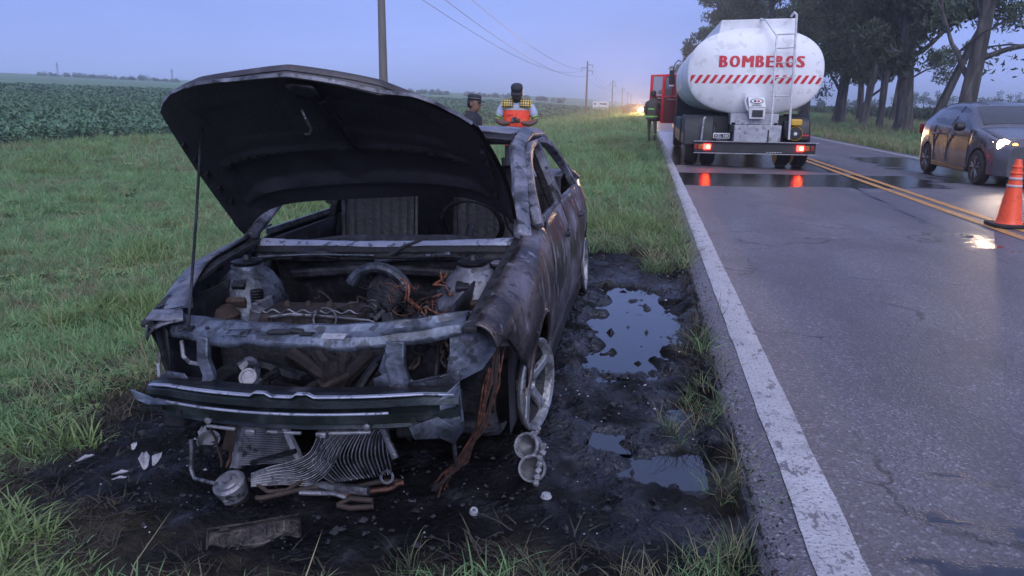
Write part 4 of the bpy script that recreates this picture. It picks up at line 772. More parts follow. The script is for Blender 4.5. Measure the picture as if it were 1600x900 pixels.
# hanging wiring loom
lm = []
for k in range(9):
    r_ = np.random.default_rng(200+k); p = [(.745+r_.normal(0, .008), -.50, .66), (.74+r_.normal(0, .012), -.54, .55), (.715+r_.normal(0, .014), -.57, .42), (.675+r_.normal(0, .014), -.60, .26), (.60+r_.normal(0, .016), -.62, .13), (.54+r_.normal(0, .012), -.63, .07+r_.normal(0, .02)), (.52+r_.normal(0, .02), -.62+r_.normal(0, .04), .02)]
    lm.append(MB().tube(p, .0042, 5).build('loom_wire', M['copper' if k % 3 else 'rust_dark'], car))
# prop rod
MB().tube([(-.365, -.735, .655), (-.36, -.735, .67), (-.47, -.43, 1.02), (-.575, -.15, 1.345), (-.57, -.13, 1.37)], .0058, 7).build('prop_rod', M['soot_metal'], car)
MB().box((-.37, -.735, .662), (.05, .03, .012)).build('rod_clip', M['black'], car)
# hood, twisted on its hinges, seen from below
FU = [-1, -.85, -.7, -.4, 0, .35, .55, .72, .88, 1]
FX = [-.711, -.648, -.592, -.511, -.412, -.209, -.018, .166, .306, .41, .481, .556, .617]; FY = [-.20, -.26, -.30, -.34, -.38, -.42, -.44, -.42, -.38, -.32, -.28, -.22, -.16]
FZ = [1.442, 1.479, 1.508, 1.529, 1.555, 1.57, 1.583, 1.55, 1.519, 1.468, 1.436, 1.387, 1.337]; FU = [(x+.047)/.664 for x in FX]; FU[0] = -1; FU[-1] = 1
FC = [0, .0, .0, .010, .024, .036, .042, .044, .050, .004, 0, 0, 0]      # how far the nose curls down
def smi(u, ys): return interp(u, FU, ys)*.8+.1*(interp(max(-1, u-.12), FU, ys)+interp(min(1, u+.12), FU, ys)) if abs(u) < .88 else interp(u, FU, ys)
NRM = Vector((0, .66, .75))
def hood_p(u, v, off=0):
    k = 1-abs(u)**5.5
    p0 = Vector((-.765+(u+1)/2*1.425, .46-.07*k, .80+.045*(u+1)/2+.19*k)); p1 = Vector((smi(u, FX), smi(u, FY), smi(u, FZ)))
    vv = min(v, .95)/.95; p = p0.lerp(p1, vv); p += NRM*(.022*math.sin(math.pi*vv)*(1-.5*u*u)); sx_ = math.sin(math.pi*vv)*.03*u; p.x += sx_
    if v > .95: q = (v-.95)/.05; cu_ = interp(u, FU, FC)+.006; p += Vector((0, -.45*q*cu_, -cu_*(.3*q+.7*q*q)))
    return p-NRM*off
US = fr(-1, 1, 64)
hd = MB().grid([[hood_p(u, v) for v in fr(0, .95, 30)+fr(.955, 1, 6)] for u in US]).build('hood', M['hood_skin'], car)
def inner_off(u, v):
    def pk(u0, u1, v0, v1): return float(sstep(0, .05, np.array(min(u-u0, u1-u, (v-v0)*1.4, (v1-v)*1.4))))
    pocket = max(pk(-.80, -.05, .155+.03*(1-u*u), .40), pk(.06, .82, .155+.03*(1-u*u), .40), .55*pk(.05, .74, .52, .80), .35*pk(-.72, -.10, .52, .80))
    rib = .016*math.exp(-((v-.125-.03*(1-u*u))/.022)**2)*(1 if abs(u) < .84 else 0)+.012*math.exp(-((v-.425)/.018)**2)*(1 if abs(u) < .8 else 0)+.010*math.exp(-((u-.02-.12*(v-.28))/.03)**2)*(1 if .15 < v < .42 else 0)
    w = .008*math.sin(14*abs(u))*float(sstep(.02, .08, np.array(.10-abs(v-.10))))*float(sstep(.45, .8, np.array(abs(u))))
    return .026-.018*pocket+rib+w+.004*nz1(u*5, v*5, 9)
ip_ = MB().grid([[hood_p(u, v, inner_off(u, v)) for v in fr(.005, .955, 60)] for u in fr(-.985, .985, 90)]).build('inner_frame', M['hood_under'], hd)
MB().bar([hood_p(u, .992, .004) for u in fr(-.97, .97, 60)], .010, .014, (0, .3, 1)).build('hood_lip', M['ash_metal'], hd)
MB().grid([[hood_p(u, v, .046+.012*(v > .8)) for v in fr(.80, .90, 4)] for u in fr(.0, .16, 5)]).build('latch_plate', M['soot_metal'], hd, solid=.006)
MB().tube([hood_p(-.03, .72, .045), hood_p(-.01, .70, .075), hood_p(-.01, .64, .085), hood_p(-.06, .585, .07), hood_p(-.10, .57, .06)], .006, 6).build('safety_hook', M['alu'], hd)
MB().tube([hood_p(.14, .80, .05), hood_p(.15, .64, .06), hood_p(.14, .50, .06), hood_p(.135, .44, .055)], [.02, .018, .012, .006], 7).build('hanging_strip', M['soot_metal'], hd)
for (u0, v0, u1, v1) in ((.03, .14, -.05, .48), (-.03, .14, -.03, .48)): pass
for k in range(5):
    for sg in (-1, 1):
        MB().box(hood_p(sg*(.90+.01*k), .22+.12*k, .037), (.012, .03, .03), (R(45), 0, 0)).build('slot', M['black'], hd, False)
for k in range(7): MB().box(hood_p(.30+.07*k, .425, .040), (.03, .012, .012), (R(45), 0, 0)).build('slot', M['black'], hd, False); MB().box(hood_p(-.34-.07*k, .425, .040), (.03, .012, .012), (R(45), 0, 0)).build('slot', M['black'], hd, False)
for sg in (-1, 1):
    MB().tube([hood_p(sg*.93, .02, .02), hood_p(sg*.95, .0, .05), (sg*.68, .44, .76)], .014, 6).build('hinge', M['soot_metal'], car)
# ---------------------------------------------------------------- tanker truck (built in world metres, parented to its base)
class Group:
    def __init__(s, root): s.r = root; s.l = Vector(root.location)
    def p(s, mb, name, mat, par=None, **k):
        o = mb.build(name, M[mat] if isinstance(mat, str) else mat, par or s.r, **k)
        if par is None: o.location = -s.l
        return o
tk = thing('tanker_truck', 'white firefighters water tanker stopped on the wet road with its cab doors open', 'truck', (2.3, 17.5, RZ)); T = Group(tk)
TC = (2.275, 2.105); TA, TB, TEX = 1.40, .885, 2.45
def sup(a, ra, rb):
    c, s_ = math.cos(a), math.sin(a); return (ra*math.copysign(abs(c)**(2/TEX), c), rb*math.copysign(abs(s_)**(2/TEX), s_))
def dome_y(x, z):
    q = abs((x-TC[0])/TA)**TEX+abs((z-TC[1])/TB)**TEX; return 17.50-.22*max(0, 1-q)**.75
tkm = MB(); AN = fr(0, 6.28318, 72)[:-1]; secs = []
for k in fr(0, 1, 14)[1:]:
    s_ = math.sin(k*math.pi/2); pts = [sup(a, TA*s_, TB*s_) for a in AN]; secs.append([(TC[0]+x, dome_y(TC[0]+x, TC[1]+z), TC[1]+z) for x, z in pts])
secs.append([(TC[0]+x, 17.53, TC[1]+z) for x, z in [sup(a, TA*1.008, TB*1.008) for a in AN]]); secs.append([(TC[0]+x, 17.60, TC[1]+z) for x, z in [sup(a, TA*1.008, TB*1.008) for a in AN]])
for y in (17.62, 19, 20.5, 20.52, 20.58, 20.60, 22, 24.3): 
    b_ = 1.006 if 20.51 < y < 20.59 else .995; secs.append([(TC[0]+x, y, TC[1]+z) for x, z in [sup(a, TA*b_, TB*b_) for a in AN]])
secs.append([(TC[0]+x, 24.5, TC[1]+z) for x, z in [sup(a, TA*.8, TB*.8) for a in AN]])
tkm.loft(secs); tank = T.p(tkm, 'tank', 'white_paint', ang=50)
cm = MB()
cm.hexa([(1.42, 17.62, 2.55), (3.06, 17.62, 2.55), (3.06, 23.5, 2.55), (1.42, 23.5, 2.55)], [(1.52, 17.62, 3.17), (3.03, 17.62, 3.2), (3.03, 23.5, 3.2), (1.52, 23.5, 3.17)])
cw = T.p(cm, 'walkway_coaming', 'white_paint', bevel=.015)
T.p(MB().box((2.1, 20.2, 3.21), (.6, .6, .09)).box((1.55, 18.8, 3.19), (.05, .3, .05)), 'manhole', 'dark_truck', bevel=.02)
def fit_text(txt, x0, x1, z0, z1, bold=0.0):
    cu = bpy.data.curves.new('lettering', 'FONT'); cu.body = txt; cu.size = 1; cu.offset = bold; cu.resolution_u = 3; cu.space_character = 1.06+bold
    o = bpy.data.objects.new('t', cu); COL.objects.link(o); bpy.context.view_layer.update()
    me = bpy.data.meshes.new_from_object(o.evaluated_get(bpy.context.evaluated_depsgraph_get())); bpy.data.objects.remove(o)
    bm = bmesh.new(); bm.from_mesh(me); xs = [v.co.x for v in bm.verts]; ys = [v.co.y for v in bm.verts]; a, b, c, d = min(xs), max(xs), min(ys), max(ys)
    for v in bm.verts: v.co = Vector((lerp(x0, x1, (v.co.x-a)/(b-a)), 0, lerp(z0, z1, (v.co.y-c)/(d-c))))
    return bm
def cut_grid(bm, x0, x1, z0, z1, st):
    for x in np.arange(x0, x1, st): bmesh.ops.bisect_plane(bm, geom=bm.verts[:]+bm.edges[:]+bm.faces[:], plane_co=(x, 0, 0), plane_no=(1, 0, 0))
    for z in np.arange(z0, z1, st): bmesh.ops.bisect_plane(bm, geom=bm.verts[:]+bm.edges[:]+bm.faces[:], plane_co=(0, 0, z), plane_no=(0, 0, 1))
def from_bm(bm, name, mat, par, loc=None):
    bmesh.ops.triangulate(bm, faces=bm.faces[:])
    for f in bm.faces:
        if f.normal.y > 0: f.normal_flip()
    me = bpy.data.meshes.new(name); bm.to_mesh(me); bm.free(); me.materials.append(M[mat]); o = bpy.data.objects.new(name, me); COL.objects.link(o); o.parent = par
    if loc is not None: o.location = loc
    return o
for ch_, x0_ in zip('BOMBEROS', (1.500, 1.715, 1.965, 2.240, 2.450, 2.640, 2.845, 3.070)):
    w_ = .245 if ch_ == 'M' else .215 if ch_ == 'O' else .180
    bm = fit_text(ch_, x0_+.021, x0_+w_-.021, 2.195, 2.425)
    for k_, dx_ in enumerate((-.021, .021, -.009, .009)):
        b2 = bm.copy(); bmesh.ops.triangulate(b2, faces=b2.faces[:]); cut_grid(b2, 1.5, 3.3, 2.1, 2.5, .09)
        for v in b2.verts: x = v.co.x+dx_; v.co = Vector((x, dome_y(x, v.co.z)-.006-.0012*k_, v.co.z))
        from_bm(b2, 'lettering', 'sign_red', tank)
    bm.free()
bm = bmesh.new()
for k in range(19):
    x = .86+.155*k; q = [bm.verts.new((x+dx, 0, z)) for dx, z in ((0, 1.865), (.075, 1.865), (.185, 2.035), (.11, 2.035))]; bm.faces.new(q)
cut_grid(bm, .8, 3.8, 1.85, 2.05, .07)
lim = lambda x, z: abs((x-TC[0])/TA)**TEX+abs((z-TC[1])/TB)**TEX < .985
bmesh.ops.delete(bm, geom=[v for v in bm.verts if not lim(v.co.x, v.co.z)], context='VERTS')
for v in bm.verts: v.co.y = dome_y(v.co.x, v.co.z)-.006
from_bm(bm, 'hazard_stripe', 'sign_red', tank)
# ladder
ld = MB().tube([(2.32, 17.62, 3.19), (2.40, 17.35, 3.13), (2.60, 17.12, 2.80), (2.61, 17.12, 2.1), (2.64, 17.12, 1.6), (2.65, 17.12, .70)], .021, 8)
ldo = T.p(ld, 'ladder_rail', 'pipe_white')
T.p(MB().tube([(2.93, 17.6, 3.24), (2.93, 17.3, 3.28), (2.95, 17.12, 3.22), (2.99, 17.12, 2.25), (3.0, 17.12, 1.6), (3.03, 17.12, .72)], .024, 8), 'ladder_rail', 'pipe_white')
for z in (2.83, 2.56, 2.27, 1.97, 1.60): T.p(MB().tube([(2.60, 17.12, z), (3.0, 17.12, z+.02)], .014, 6), 'rung', 'grey_alu'); 
for z in (1.75, 2.45): T.p(MB().tube([(3.0, 17.12, z), (3.02, 17.3, z)], .012, 6), 'stay', 'grey_alu')
# outlet box with its round emblem, valve pipe
T.p(MB().hexa([(2.19, 17.12, 1.13), (2.50, 17.12, 1.13), (2.50, 17.5, 1.3), (2.19, 17.5, 1.3)], [(2.15, 17.08, 1.37), (2.50, 17.08, 1.37), (2.48, 17.5, 1.45), (2.12, 17.5, 1.45)]), 'outlet_box', 'white_paint', bevel=.008)
T.p(MB().box((2.345, 17.10, 1.25), (.22, .03, .14)), 'outlet_mouth', 'dark_truck', bevel=.01)
sg = T.p(MB().hexa([(2.155, 17.07, 1.38), (2.50, 17.07, 1.38), (2.50, 17.30, 1.40), (2.155, 17.30, 1.40)], [(2.13, 17.12, 1.58), (2.47, 17.12, 1.58), (2.47, 17.30, 1.58), (2.13, 17.30, 1.58)]), 'emblem_panel', 'pipe_white', bevel=.006)
def oval(c, rx, rz, mat, dy): 
    m_ = MB(); n = 24; m_.add([(c[0]+rx*math.cos(6.2832*i/n), c[1]-dy+.25*(rz*math.sin(6.2832*i/n)), c[2]+rz*math.sin(6.2832*i/n)) for i in range(n)], [tuple(range(n))]); m_.build('emblem', M[mat], sg, False)
oval((2.31, 17.092, 1.50), .135, .052, 'black', .006); oval((2.31, 17.092, 1.50), .115, .04, 'pipe_white', .009); oval((2.275, 17.092, 1.50), .028, .024, 'black', .012); oval((2.345, 17.092, 1.50), .028, .024, 'sign_red', .012)
for k in range(2): MB().box((2.31, 17.073-.0*k, 1.425-.02*k), (.2, .004, .008)).build('small_print', M['dark_truck'], sg, False)
T.p(MB().tube([(2.10, 17.2, 1.62), (2.08, 17.15, 1.5), (2.12, 17.13, 1.36), (2.16, 17.13, 1.30)], .022, 7), 'valve_lever', 'pipe_white')
# lockers, pump, mudguards, bumper
T.p(MB().box((2.32, 17.55, 1.12), (1.0, .5, .24)), 'locker', 'grey_alu', bevel=.012)
lk = T.p(MB().box((2.38, 17.35, .825), (.96, .5, .36)), 'locker', 'grey_alu', bevel=.01)
for i in range(8):
    for j in range(6): MB().box((1.97+.11*i+.055*(j % 2), 17.098, .69+.054*j), (.05, .004, .012), (0, R(40 if (i+j) % 2 else -40), 0)).build('tread', M['grey_alu'], lk, False)
MB().box((2.60, 17.09, .79), (.025, .02, .24)).build('strap', M['black'], lk)
T.p(MB().box((2.33, 17.32, 1.07), (.80, .06, .12)), 'tray', 'grey_alu', bevel=.008)
def guard(x0, x1, z0, z1): return MB().loft([[(x, 17.55-.28*math.cos(a)*1.0+.1, z0+(z1-z0)*(.15+.85*math.sin(a))) for a in fr(0, 1.57, 8)]+[(x, 18.4, z1), (x, 18.4, z0), (x, 17.37, z0)] for x in (x0, x1)])
T.p(guard(.86, 1.50, .55, 1.19), 'mudguard', 'dark_truck', bevel=.03); T.p(guard(3.08, 3.50, .68, 1.23), 'mudguard', 'black', bevel=.03)
T.p(MB().box((3.3, 17.36, .80), (.36, .02, .03)), 'red_strip', 'sign_red')
T.p(MB().tube([(1.30, 17.33, 1.15), (1.27, 17.30, 1.12), (1.24, 17.3, .62)], .022, 7), 'grab_pipe', 'grey_alu')
T.p(MB().box((3.16, 17.25, 1.07), (.24, .22, .14)), 'pump_tank', 'yellow', bevel=.03)
pf = T.p(MB().lathe([(.125, 0), (.135, .02), (.125, .04), (.02, .045), (.001, .045)], (3.16, 17.2, .84), (0, -1, 0), 24), 'pump_fan', 'black')
MB().lathe([(.142, .0), (.15, .012), (.142, .024), (.136, .012)], (3.16, 17.19, .84), (0, -1, 0), 26, False).build('guard_ring', M['yellow'], pf); MB().disc((3.16, 17.15, .84), .036, (0, -1, 0)).build('hub', M['pipe_white'], pf)
T.p(MB().box((3.0, 17.3, .85), (.1, .2, .2)).box((3.08, 17.35, .95), (.3, .2, .3)), 'pump_engine', 'dark_truck', bevel=.02)
bmp = T.p(MB().box((2.35, 17.22, .53), (2.50, .12, .22)), 'rear_bumper', 'dark_truck', bevel=.01)
MB().box((2.36, 17.15, .652), (2.56, .10, .014)).build('bumper_edge', M['grey_alu'], bmp); MB().box((2.36, 17.15, .405), (2.54, .06, .014)).build('bumper_edge', M['grey_alu'], bmp)
MB().box((2.05, 17.155, .56), (.16, .01, .07)).build('plate_lamp', M['dark_truck'], bmp, bevel=.01)
for k in range(6): MB().box((2.62+.055*k, 17.155, .44), (.03, .004, .016)).build('print', M['pipe_white'], bmp, False)
for x, a in ((1.365, -1), (3.285, 1)):
    lp = T.p(MB().box((x, 17.145, .535), (.145, .04, .115)), 'tail_light', 'tail_lit', bevel=.008)
    MB().disc((x+.02, 17.124, .535), .036, (0, -1, 0)).build('bulb', M['tail_core'], lp, False)
    T.p(MB().box((x+a*.135, 17.15, .535), (.11, .03, .11)), 'indicator', 'amber_lens', bevel=.008); T.p(MB().box((x+a*.24, 17.15, .535), (.07, .03, .11)), 'reflector', 'red_lens', bevel=.008)
pt = T.p(MB().box((1.665, 17.33, .765), (.35, .012, .115)), 'license_plate', 'pipe_white', bevel=.006)
MB().box((1.665, 17.322, .763), (.31, .004, .075)).build('plate_field', M['black'], pt, False)
from_bm(fit_text('VZL 188', 1.525, 1.805, .735, .79, .02), 'plate_text', 'pipe_white', pt); pt.children[-1].location = (0, 17.317, 0)
# chassis, side tanks, wheels
T.p(MB().box((1.9, 21, .95), (.14, 7.4, .24)).box((2.75, 21, .95), (.14, 7.4, .24)).box((2.3, 18.2, .55), (2.0, .16, .16)).box((2.3, 19.5, .72), (.5, .5, .4)), 'chassis', 'black', bevel=.02)
T.p(MB().box((2.3, 17.85, .95), (1.7, .3, .5)), 'rear_frame', 'black', bevel=.02)
for x0, x1 in ((.90, 1.38), (3.2, 3.62)): T.p(MB().box(((x0+x1)/2, 21.6, .78), (x1-x0, 2.9, .62)), 'side_locker', 'dark_truck', bevel=.04)
def truck_wheel(x, y, w=.29, r_=.52):
    wl = T.p(MB().lathe([(.30, -w/2), (r_-.05, -w/2), (r_-.012, -w/2+.03), (r_, -w/2+.06), (r_, w/2-.06), (r_-.012, w/2-.03), (r_-.05, w/2), (.30, w/2)], (x, y, RZ+r_), (1, 0, 0), 34), 'tyre', 'rubber')
    MB().lathe([(.30, -w*.3), (.28, -w*.1), (.12, -w*.15), (.10, -w*.45), (.001, -w*.45)], (x, y, RZ+r_), (1, 0, 0), 24).build('rim', M['dark_truck'], wl)
    for k in range(-2, 3): MB().lathe([(r_+.001, -.006), (r_+.001, .006)], (x+k*.045, y, RZ+r_), (1, 0, 0), 34, False).build('groove', M['black'], wl)
for x in (1.07, 1.44, 3.05, 3.40):
    for y in (18.0,): truck_wheel(x, y)
for x in (1.10, 3.38): truck_wheel(x, 25.6)
# red crew cab with both left doors open
cb = MB().loft([[(1.02, 24.9, z), (1.02, 28.9, z), (1.15, 29.4, z), (3.4, 29.4, z), (3.52, 28.9, z), (3.52, 24.9, z)] for z in (.55, 2.45)]+[[(1.10, 25, 2.62), (1.1, 28.6, 2.62), (1.2, 28.9, 2.62), (3.35, 28.9, 2.62), (3.45, 28.6, 2.62), (3.45, 25, 2.62)]])
T.p(cb, 'cab', 'red_paint', bevel=.03); T.p(MB().box((2.27, 24.72, 1.3), (2.62, .16, 1.7)), 'dark_infill', 'dark_truck', bevel=.02)  # dark block added between tank and cab so the gap reads dark
def cab_door(hx, hy, ang, w, z0, z1):
    c, s_ = math.cos(ang), math.sin(ang)
    def P(u, d, z): return (hx-u*c-d*s_*0, hy-u*s_+d, z)
    zw = z0+(z1-z0)*.56; m_ = MB()
    m_.hexa([P(0, 0, z0), P(w, 0, z0), P(w, .07, z0), P(0, .07, z0)], [P(0, 0, zw), P(w, 0, zw), P(w, .07, zw), P(0, .07, zw)])
    d = T.p(m_, 'open_door', 'red_paint', bevel=.012)
    m_ = MB().hexa([P(.03, -.025, z0+.04), P(w-.04, -.025, z0+.04), P(w-.04, 0, z0+.04), P(.03, 0, z0+.04)], [P(.03, -.025, zw-.02), P(w-.04, -.025, zw-.02), P(w-.04, 0, zw-.02), P(.03, 0, zw-.02)]); m_.build('door_lining', M['door_trim'], d, bevel=.008)
    MB().bar([P(w-.02, .035, z0), P(w-.02, .035, z1-.03), P(.03, .035, z1), P(.03, .035, zw)], .12, .05, (0, 1, 0)).build('door_frame', M['red_paint'], d, bevel=.008)
    MB().add([P(.05, .03, zw), P(w-.05, .03, zw), P(w-.05, .03, z1-.04), P(.05, .03, z1-.03)], [(0, 1, 2, 3)]).build('door_glass', M['door_pane'], d, False)
    MB().tube([P(w*.2, -.05, zw-.1), P(w*.7, -.05, zw-.1)], .018, 6).build('grab_bar', M['grey_alu'], d)
cab_door(1.13, 27.25, R(12), .56, .78, 2.36); cab_door(1.0, 28.95, R(14), .84, .80, 2.43)
T.p(MB().box((.835, 26.95, 2.29), (.17, .08, .46)), 'mirror', 'black', bevel=.02)
T.p(MB().tube([(.86, 26.95, 2.5), (.92, 27.0, 2.72), (1.02, 27.2, 2.85), (1.12, 27.3, 2.8)], .018, 6), 'mirror_arm', 'black'); T.p(MB().box((.84, 26.95, 2.02), (.16, .06, .05)), 'mirror_bracket', 'pipe_white')
T.p(MB().lathe([(.08, 0), (.08, .12), (.04, .16), (.001, .16)], (1.3, 27.5, 2.62), n=14), 'beacon', 'tail_lit')
# ---------------------------------------------------------------- hatchback
def make_hatch(name, label, body, loc, rz, lamp, amber, group=None):
    g = thing(name, label, 'car', loc, rz, group)
    hw = lambda y: interp(y, [-1.95, -1.8, -1.5, -1, 1.2, 1.7, 1.95], [.60, .74, .80, .825, .825, .79, .68])
    belt = lambda y: interp(y, [-1.95, -1.8, -1.2, -.85, 0, 1.2, 1.8, 1.95], [.66, .76, .90, .945, .955, 1.0, 1.02, .95])
    rz_ = lambda y: interp(y, [-1.95, -1.8, -1.2, -.95, -.6, -.25, .1, .6, 1.1, 1.45, 1.75, 1.88, 1.95], [.70, .80, .945, .99, 1.20, 1.36, 1.41, 1.425, 1.40, 1.345, 1.22, 1.06, .96])
    rw = lambda y: interp(y, [-1.95, -1.2, -.95, -.3, .1, 1.2, 1.8, 1.95], [.50, .62, .66, .57, .555, .55, .58, .58])
    def zb(y):
        return max(.18, arch(y, -1.235, .345, .27), arch(y, 1.235, .345, .27))
    ys = sorted(set(fr(-1.95, 1.95, 60)+fr(-1.58, -.89, 24)+fr(.89, 1.58, 24)))
    secs = []
    for y in ys:
        w = hw(y); b = zb(y); bt = max(belt(y), b+.08); r_ = max(rz_(y), bt+.01); wr = rw(y); 
        half = [(w-.07, b), (w-.01, b+.03), (w, lerp(b, bt, .35)), (w-.002, lerp(b, bt, .6)), (w-.022, lerp(b, bt, .88)), (w-.045, bt), (lerp(w-.05, wr, .5), lerp(bt, r_, .52)), (wr, r_-.05*min(1, (r_-bt)*4)), (wr-.07, r_-.006), (wr*.4, r_+.012)]
        secs.append([(x, y, z) for x, z in half]+[(-x, y, z) for x, z in reversed(half)])
    MB().loft(secs).build('body', body, g, ang=40)
    def side(s, pts, name, mat, off=.004, par=None):
        out = []
        for y, t in pts:   # t 0..1 from belt to roof
            w = hw(y)-.045; bt = belt(y); r_ = rz_(y); wr = rw(y); xm = lerp(w, wr, t); z = lerp(bt, r_-.05, t); out.append((s*(xm+off), y, z))
        c = sum((Vector(p) for p in out), Vector())/len(out)
        return MB().add(out+[c], [(i, (i+1) % len(out), len(out)) for i in range(len(out))]).build(name, M[mat], par or g, False)
    for s in (1, -1):
        side(s, [(-.72, .06), (.12, .06), (.12, .93), (-.1, .93), (-.3, .80), (-.5, .5)], 'front_window', 'car_glass', .012)
        side(s, [(.20, .06), (.95, .08), (1.22, .30), (1.0, .86), (.7, .93), (.20, .94)], 'rear_window', 'car_glass', .012)
        side(s, [(.12, .04), (.20, .04), (.20, .96), (.12, .96)], 'pillar_trim', 'black', .014)
        for y in (-.83, .16, .93):
            MB().tube([(s*(lerp(hw(y), hw(y)-.045, 0)+(.003 if t < .9 else -.03)), y+(.1*(1-t)*0 if y < .9 else -.12*(1-t)), lerp(.30, belt(y)-.02, t)) for t in fr(0, 1, 6)], .005, 4).build('door_gap', M['black'], g)
        for y in (.02, .82): MB().tube([(s*(hw(y)+dx), y+dy, .82) for dx, dy in ((-.02, -.09), (.02, -.07), (.02, .06), (-.02, .08))], .016, 6).build('door_handle', body, g)
        mr_ = MB().lathe([(.03, -.10), (.075, -.07), (.085, 0), (.07, .07), (.02, .10)], (s*.93, -.62, .985), (1, .1, 0), 12).build('mirror', M['black'], g)
        MB().box((s*(hw(0)-.005), 0, .24), (.03, 1.7, .08)).build('sill_trim', M['black'], g, bevel=.01)
        lp_ = [(s*.38, -1.93, .66), (s*.60, -1.865, .665), (s*.735, -1.70, .70), (s*.745, -1.62, .765), (s*.62, -1.79, .765), (s*.42, -1.865, .735)]
        c = sum((Vector(p) for p in lp_), Vector())/6+Vector((0, -.03, .0))
        MB().add(lp_+[c], [(i, (i+1) % 6, 6) for i in range(6)]).build('headlight', M['clear'] if not lamp else M['lens_lit'], g, False)
        if lamp:
            k_ = 2.8 if lamp == 'head_far' else 1.2; MB().lathe([(.075*k_, 0), (.08*k_, .03), (.055*k_, .06), (.001, .07)], (s*.64, -1.775, .715), (s*.25, -1, 0), 18).build('headlamp_bulb', M[lamp], g)
            MB().lathe([(.045, 0), (.05, .025), (.03, .04), (.001, .045)], (s*.50, -1.865, .705), (s*.2, -1, 0), 14).build('indicator_bulb', M[amber], g)
        MB().box((s*.70, 1.90, .88), (.16, .10, .22)).build('tail_lamp', M['red_lens'], g, bevel=.03)
        MB().box((s*(hw(1.80)-.01), 1.80, .90), (.05, .14, .16)).build('tail_lamp', M['red_lens'], g, bevel=.02)
    def strip(name, mat, pts, w): return MB().bar(pts, w, .02, (0, 1, 0)).build(name, mat, g, bevel=.004)
    MB().grid([[(u*rw(y)*1.02, y-.012, rz_(y)+.012-.02*u*u*(1)) for y in fr(-.86, -.27, 8)] for u in fr(-.95, .95, 10)]).build('windscreen', M['car_glass'], g)
    MB().grid([[(u*rw(y)*.95, y+.012, rz_(y)+.008) for y in fr(1.42, 1.82, 6)] for u in fr(-.9, .9, 8)]).build('rear_screen', M['car_glass'], g)
    MB().grid([[(u*(hw(y)-.12), y, rz_(y)+.012-.03*u*u) for y in fr(-1.80, -.98, 10)] for u in fr(-1, 1, 10)]).build('hood', body, g, solid=.008)
    MB().grid([[(x, -1.965+.13*(x/.6)**2, z) for x in fr(-.40, .40, 10)] for z in (.62, .665, .70)]).build('grille', M['black'], g, solid=.02)
    MB().grid([[(x, -1.975+.16*(x/.6)**2, z) for x in fr(-.58, .58, 12)] for z in (.28, .36, .46)]).build('lower_grille', M['black'], g, solid=.02)
    MB().tube([(x, -1.985+.16*(x/.6)**2, .47) for x in fr(-.5, .5, 10)], .012, 6).build('grille_bar', M['chrome'], g)
    MB().tube([(x, -1.98+.18*(x/.68)**2, .25) for x in fr(-.68, .68, 12)], .012, 6).build('chin_strip', M['chrome'], g)
    MB().box((0, -1.995, .53), (.38, .012, .11)).build('license_plate', M['pipe_white'], g, bevel=.004)
    for sx_ in (1, -1):
        for y in (-1.235, 1.235):
            wl = MB().lathe([(.20, -.085), (.275, -.085), (.297, -.06), (.30, -.03), (.30, .03), (.297, .06), (.275, .085), (.20, .085)], (sx_*.735, y, .30), (1, 0, 0), 30).build('tyre', M['rubber'], g)
            MB().lathe([(.205, .075*sx_), (.195, .085*sx_), (.185, .04*sx_), (.10, .03*sx_), (.001, .03*sx_)], (sx_*.735, y, .30), (1, 0, 0), 28).build('rim', M['rubber'], wl)
            for k in range(5):
                a = 6.2832*k/5+.3; d1 = Vector((0, math.cos(a), math.sin(a))); d2 = Vector((0, -math.sin(a), math.cos(a))); c = Vector((sx_*.735, y, .30)); X = Vector((sx_, 0, 0)); m_ = MB()
                for off in (-.18, .18):
                    dd = (d1*math.cos(off)+d2*math.sin(off)); m_.tube([c+X*.075+d1*.03, c+X*.082+dd*.12, c+X*.075+dd*.192], [.018, .014, .017], 5)
                m_.build('spoke', M['rim'], wl)
            MB().box((sx_*.60, y, .45), (.2, .72, .5)).build('wheel_well', M['black'], g)
    return g
gol = make_hatch('hatchback_car', 'grey hatchback in the right lane with headlights and an amber indicator lit', M['grey_car'], (6.60, 15.96, RZ), 0, 'head_lit', 'amber_lit')
farc = make_hatch('hatchback_car', 'dark car on the verge far beyond the tanker with glaring headlights', M['dark_car'], (-.9, 90.5, .0), R(35), 'head_far', 'head_far')
def spot(name, car_, x, y, z, e, col, ang, tilt, size=.05, yaw=0):
    l = bpy.data.lights.new(name, 'SPOT'); l.energy = e; l.color = col; l.spot_size = R(ang); l.spot_blend = .6; l.shadow_soft_size = size
    o = bpy.data.objects.new(name, l); COL.objects.link(o); o.parent = car_; o.location = (x, y, z); o.rotation_euler = (R(90-tilt), 0, R(180)+yaw); return o
for s in (1, -1):
    spot('headlight_beam', gol, s*.64, -1.87, .715, 38, (1, .74, .52), 75, 9); spot('headlight_beam', farc, s*.64, -1.93, .715, 15000, (1, .58, .28), 24, 1, .1, R(-35)-R(6))
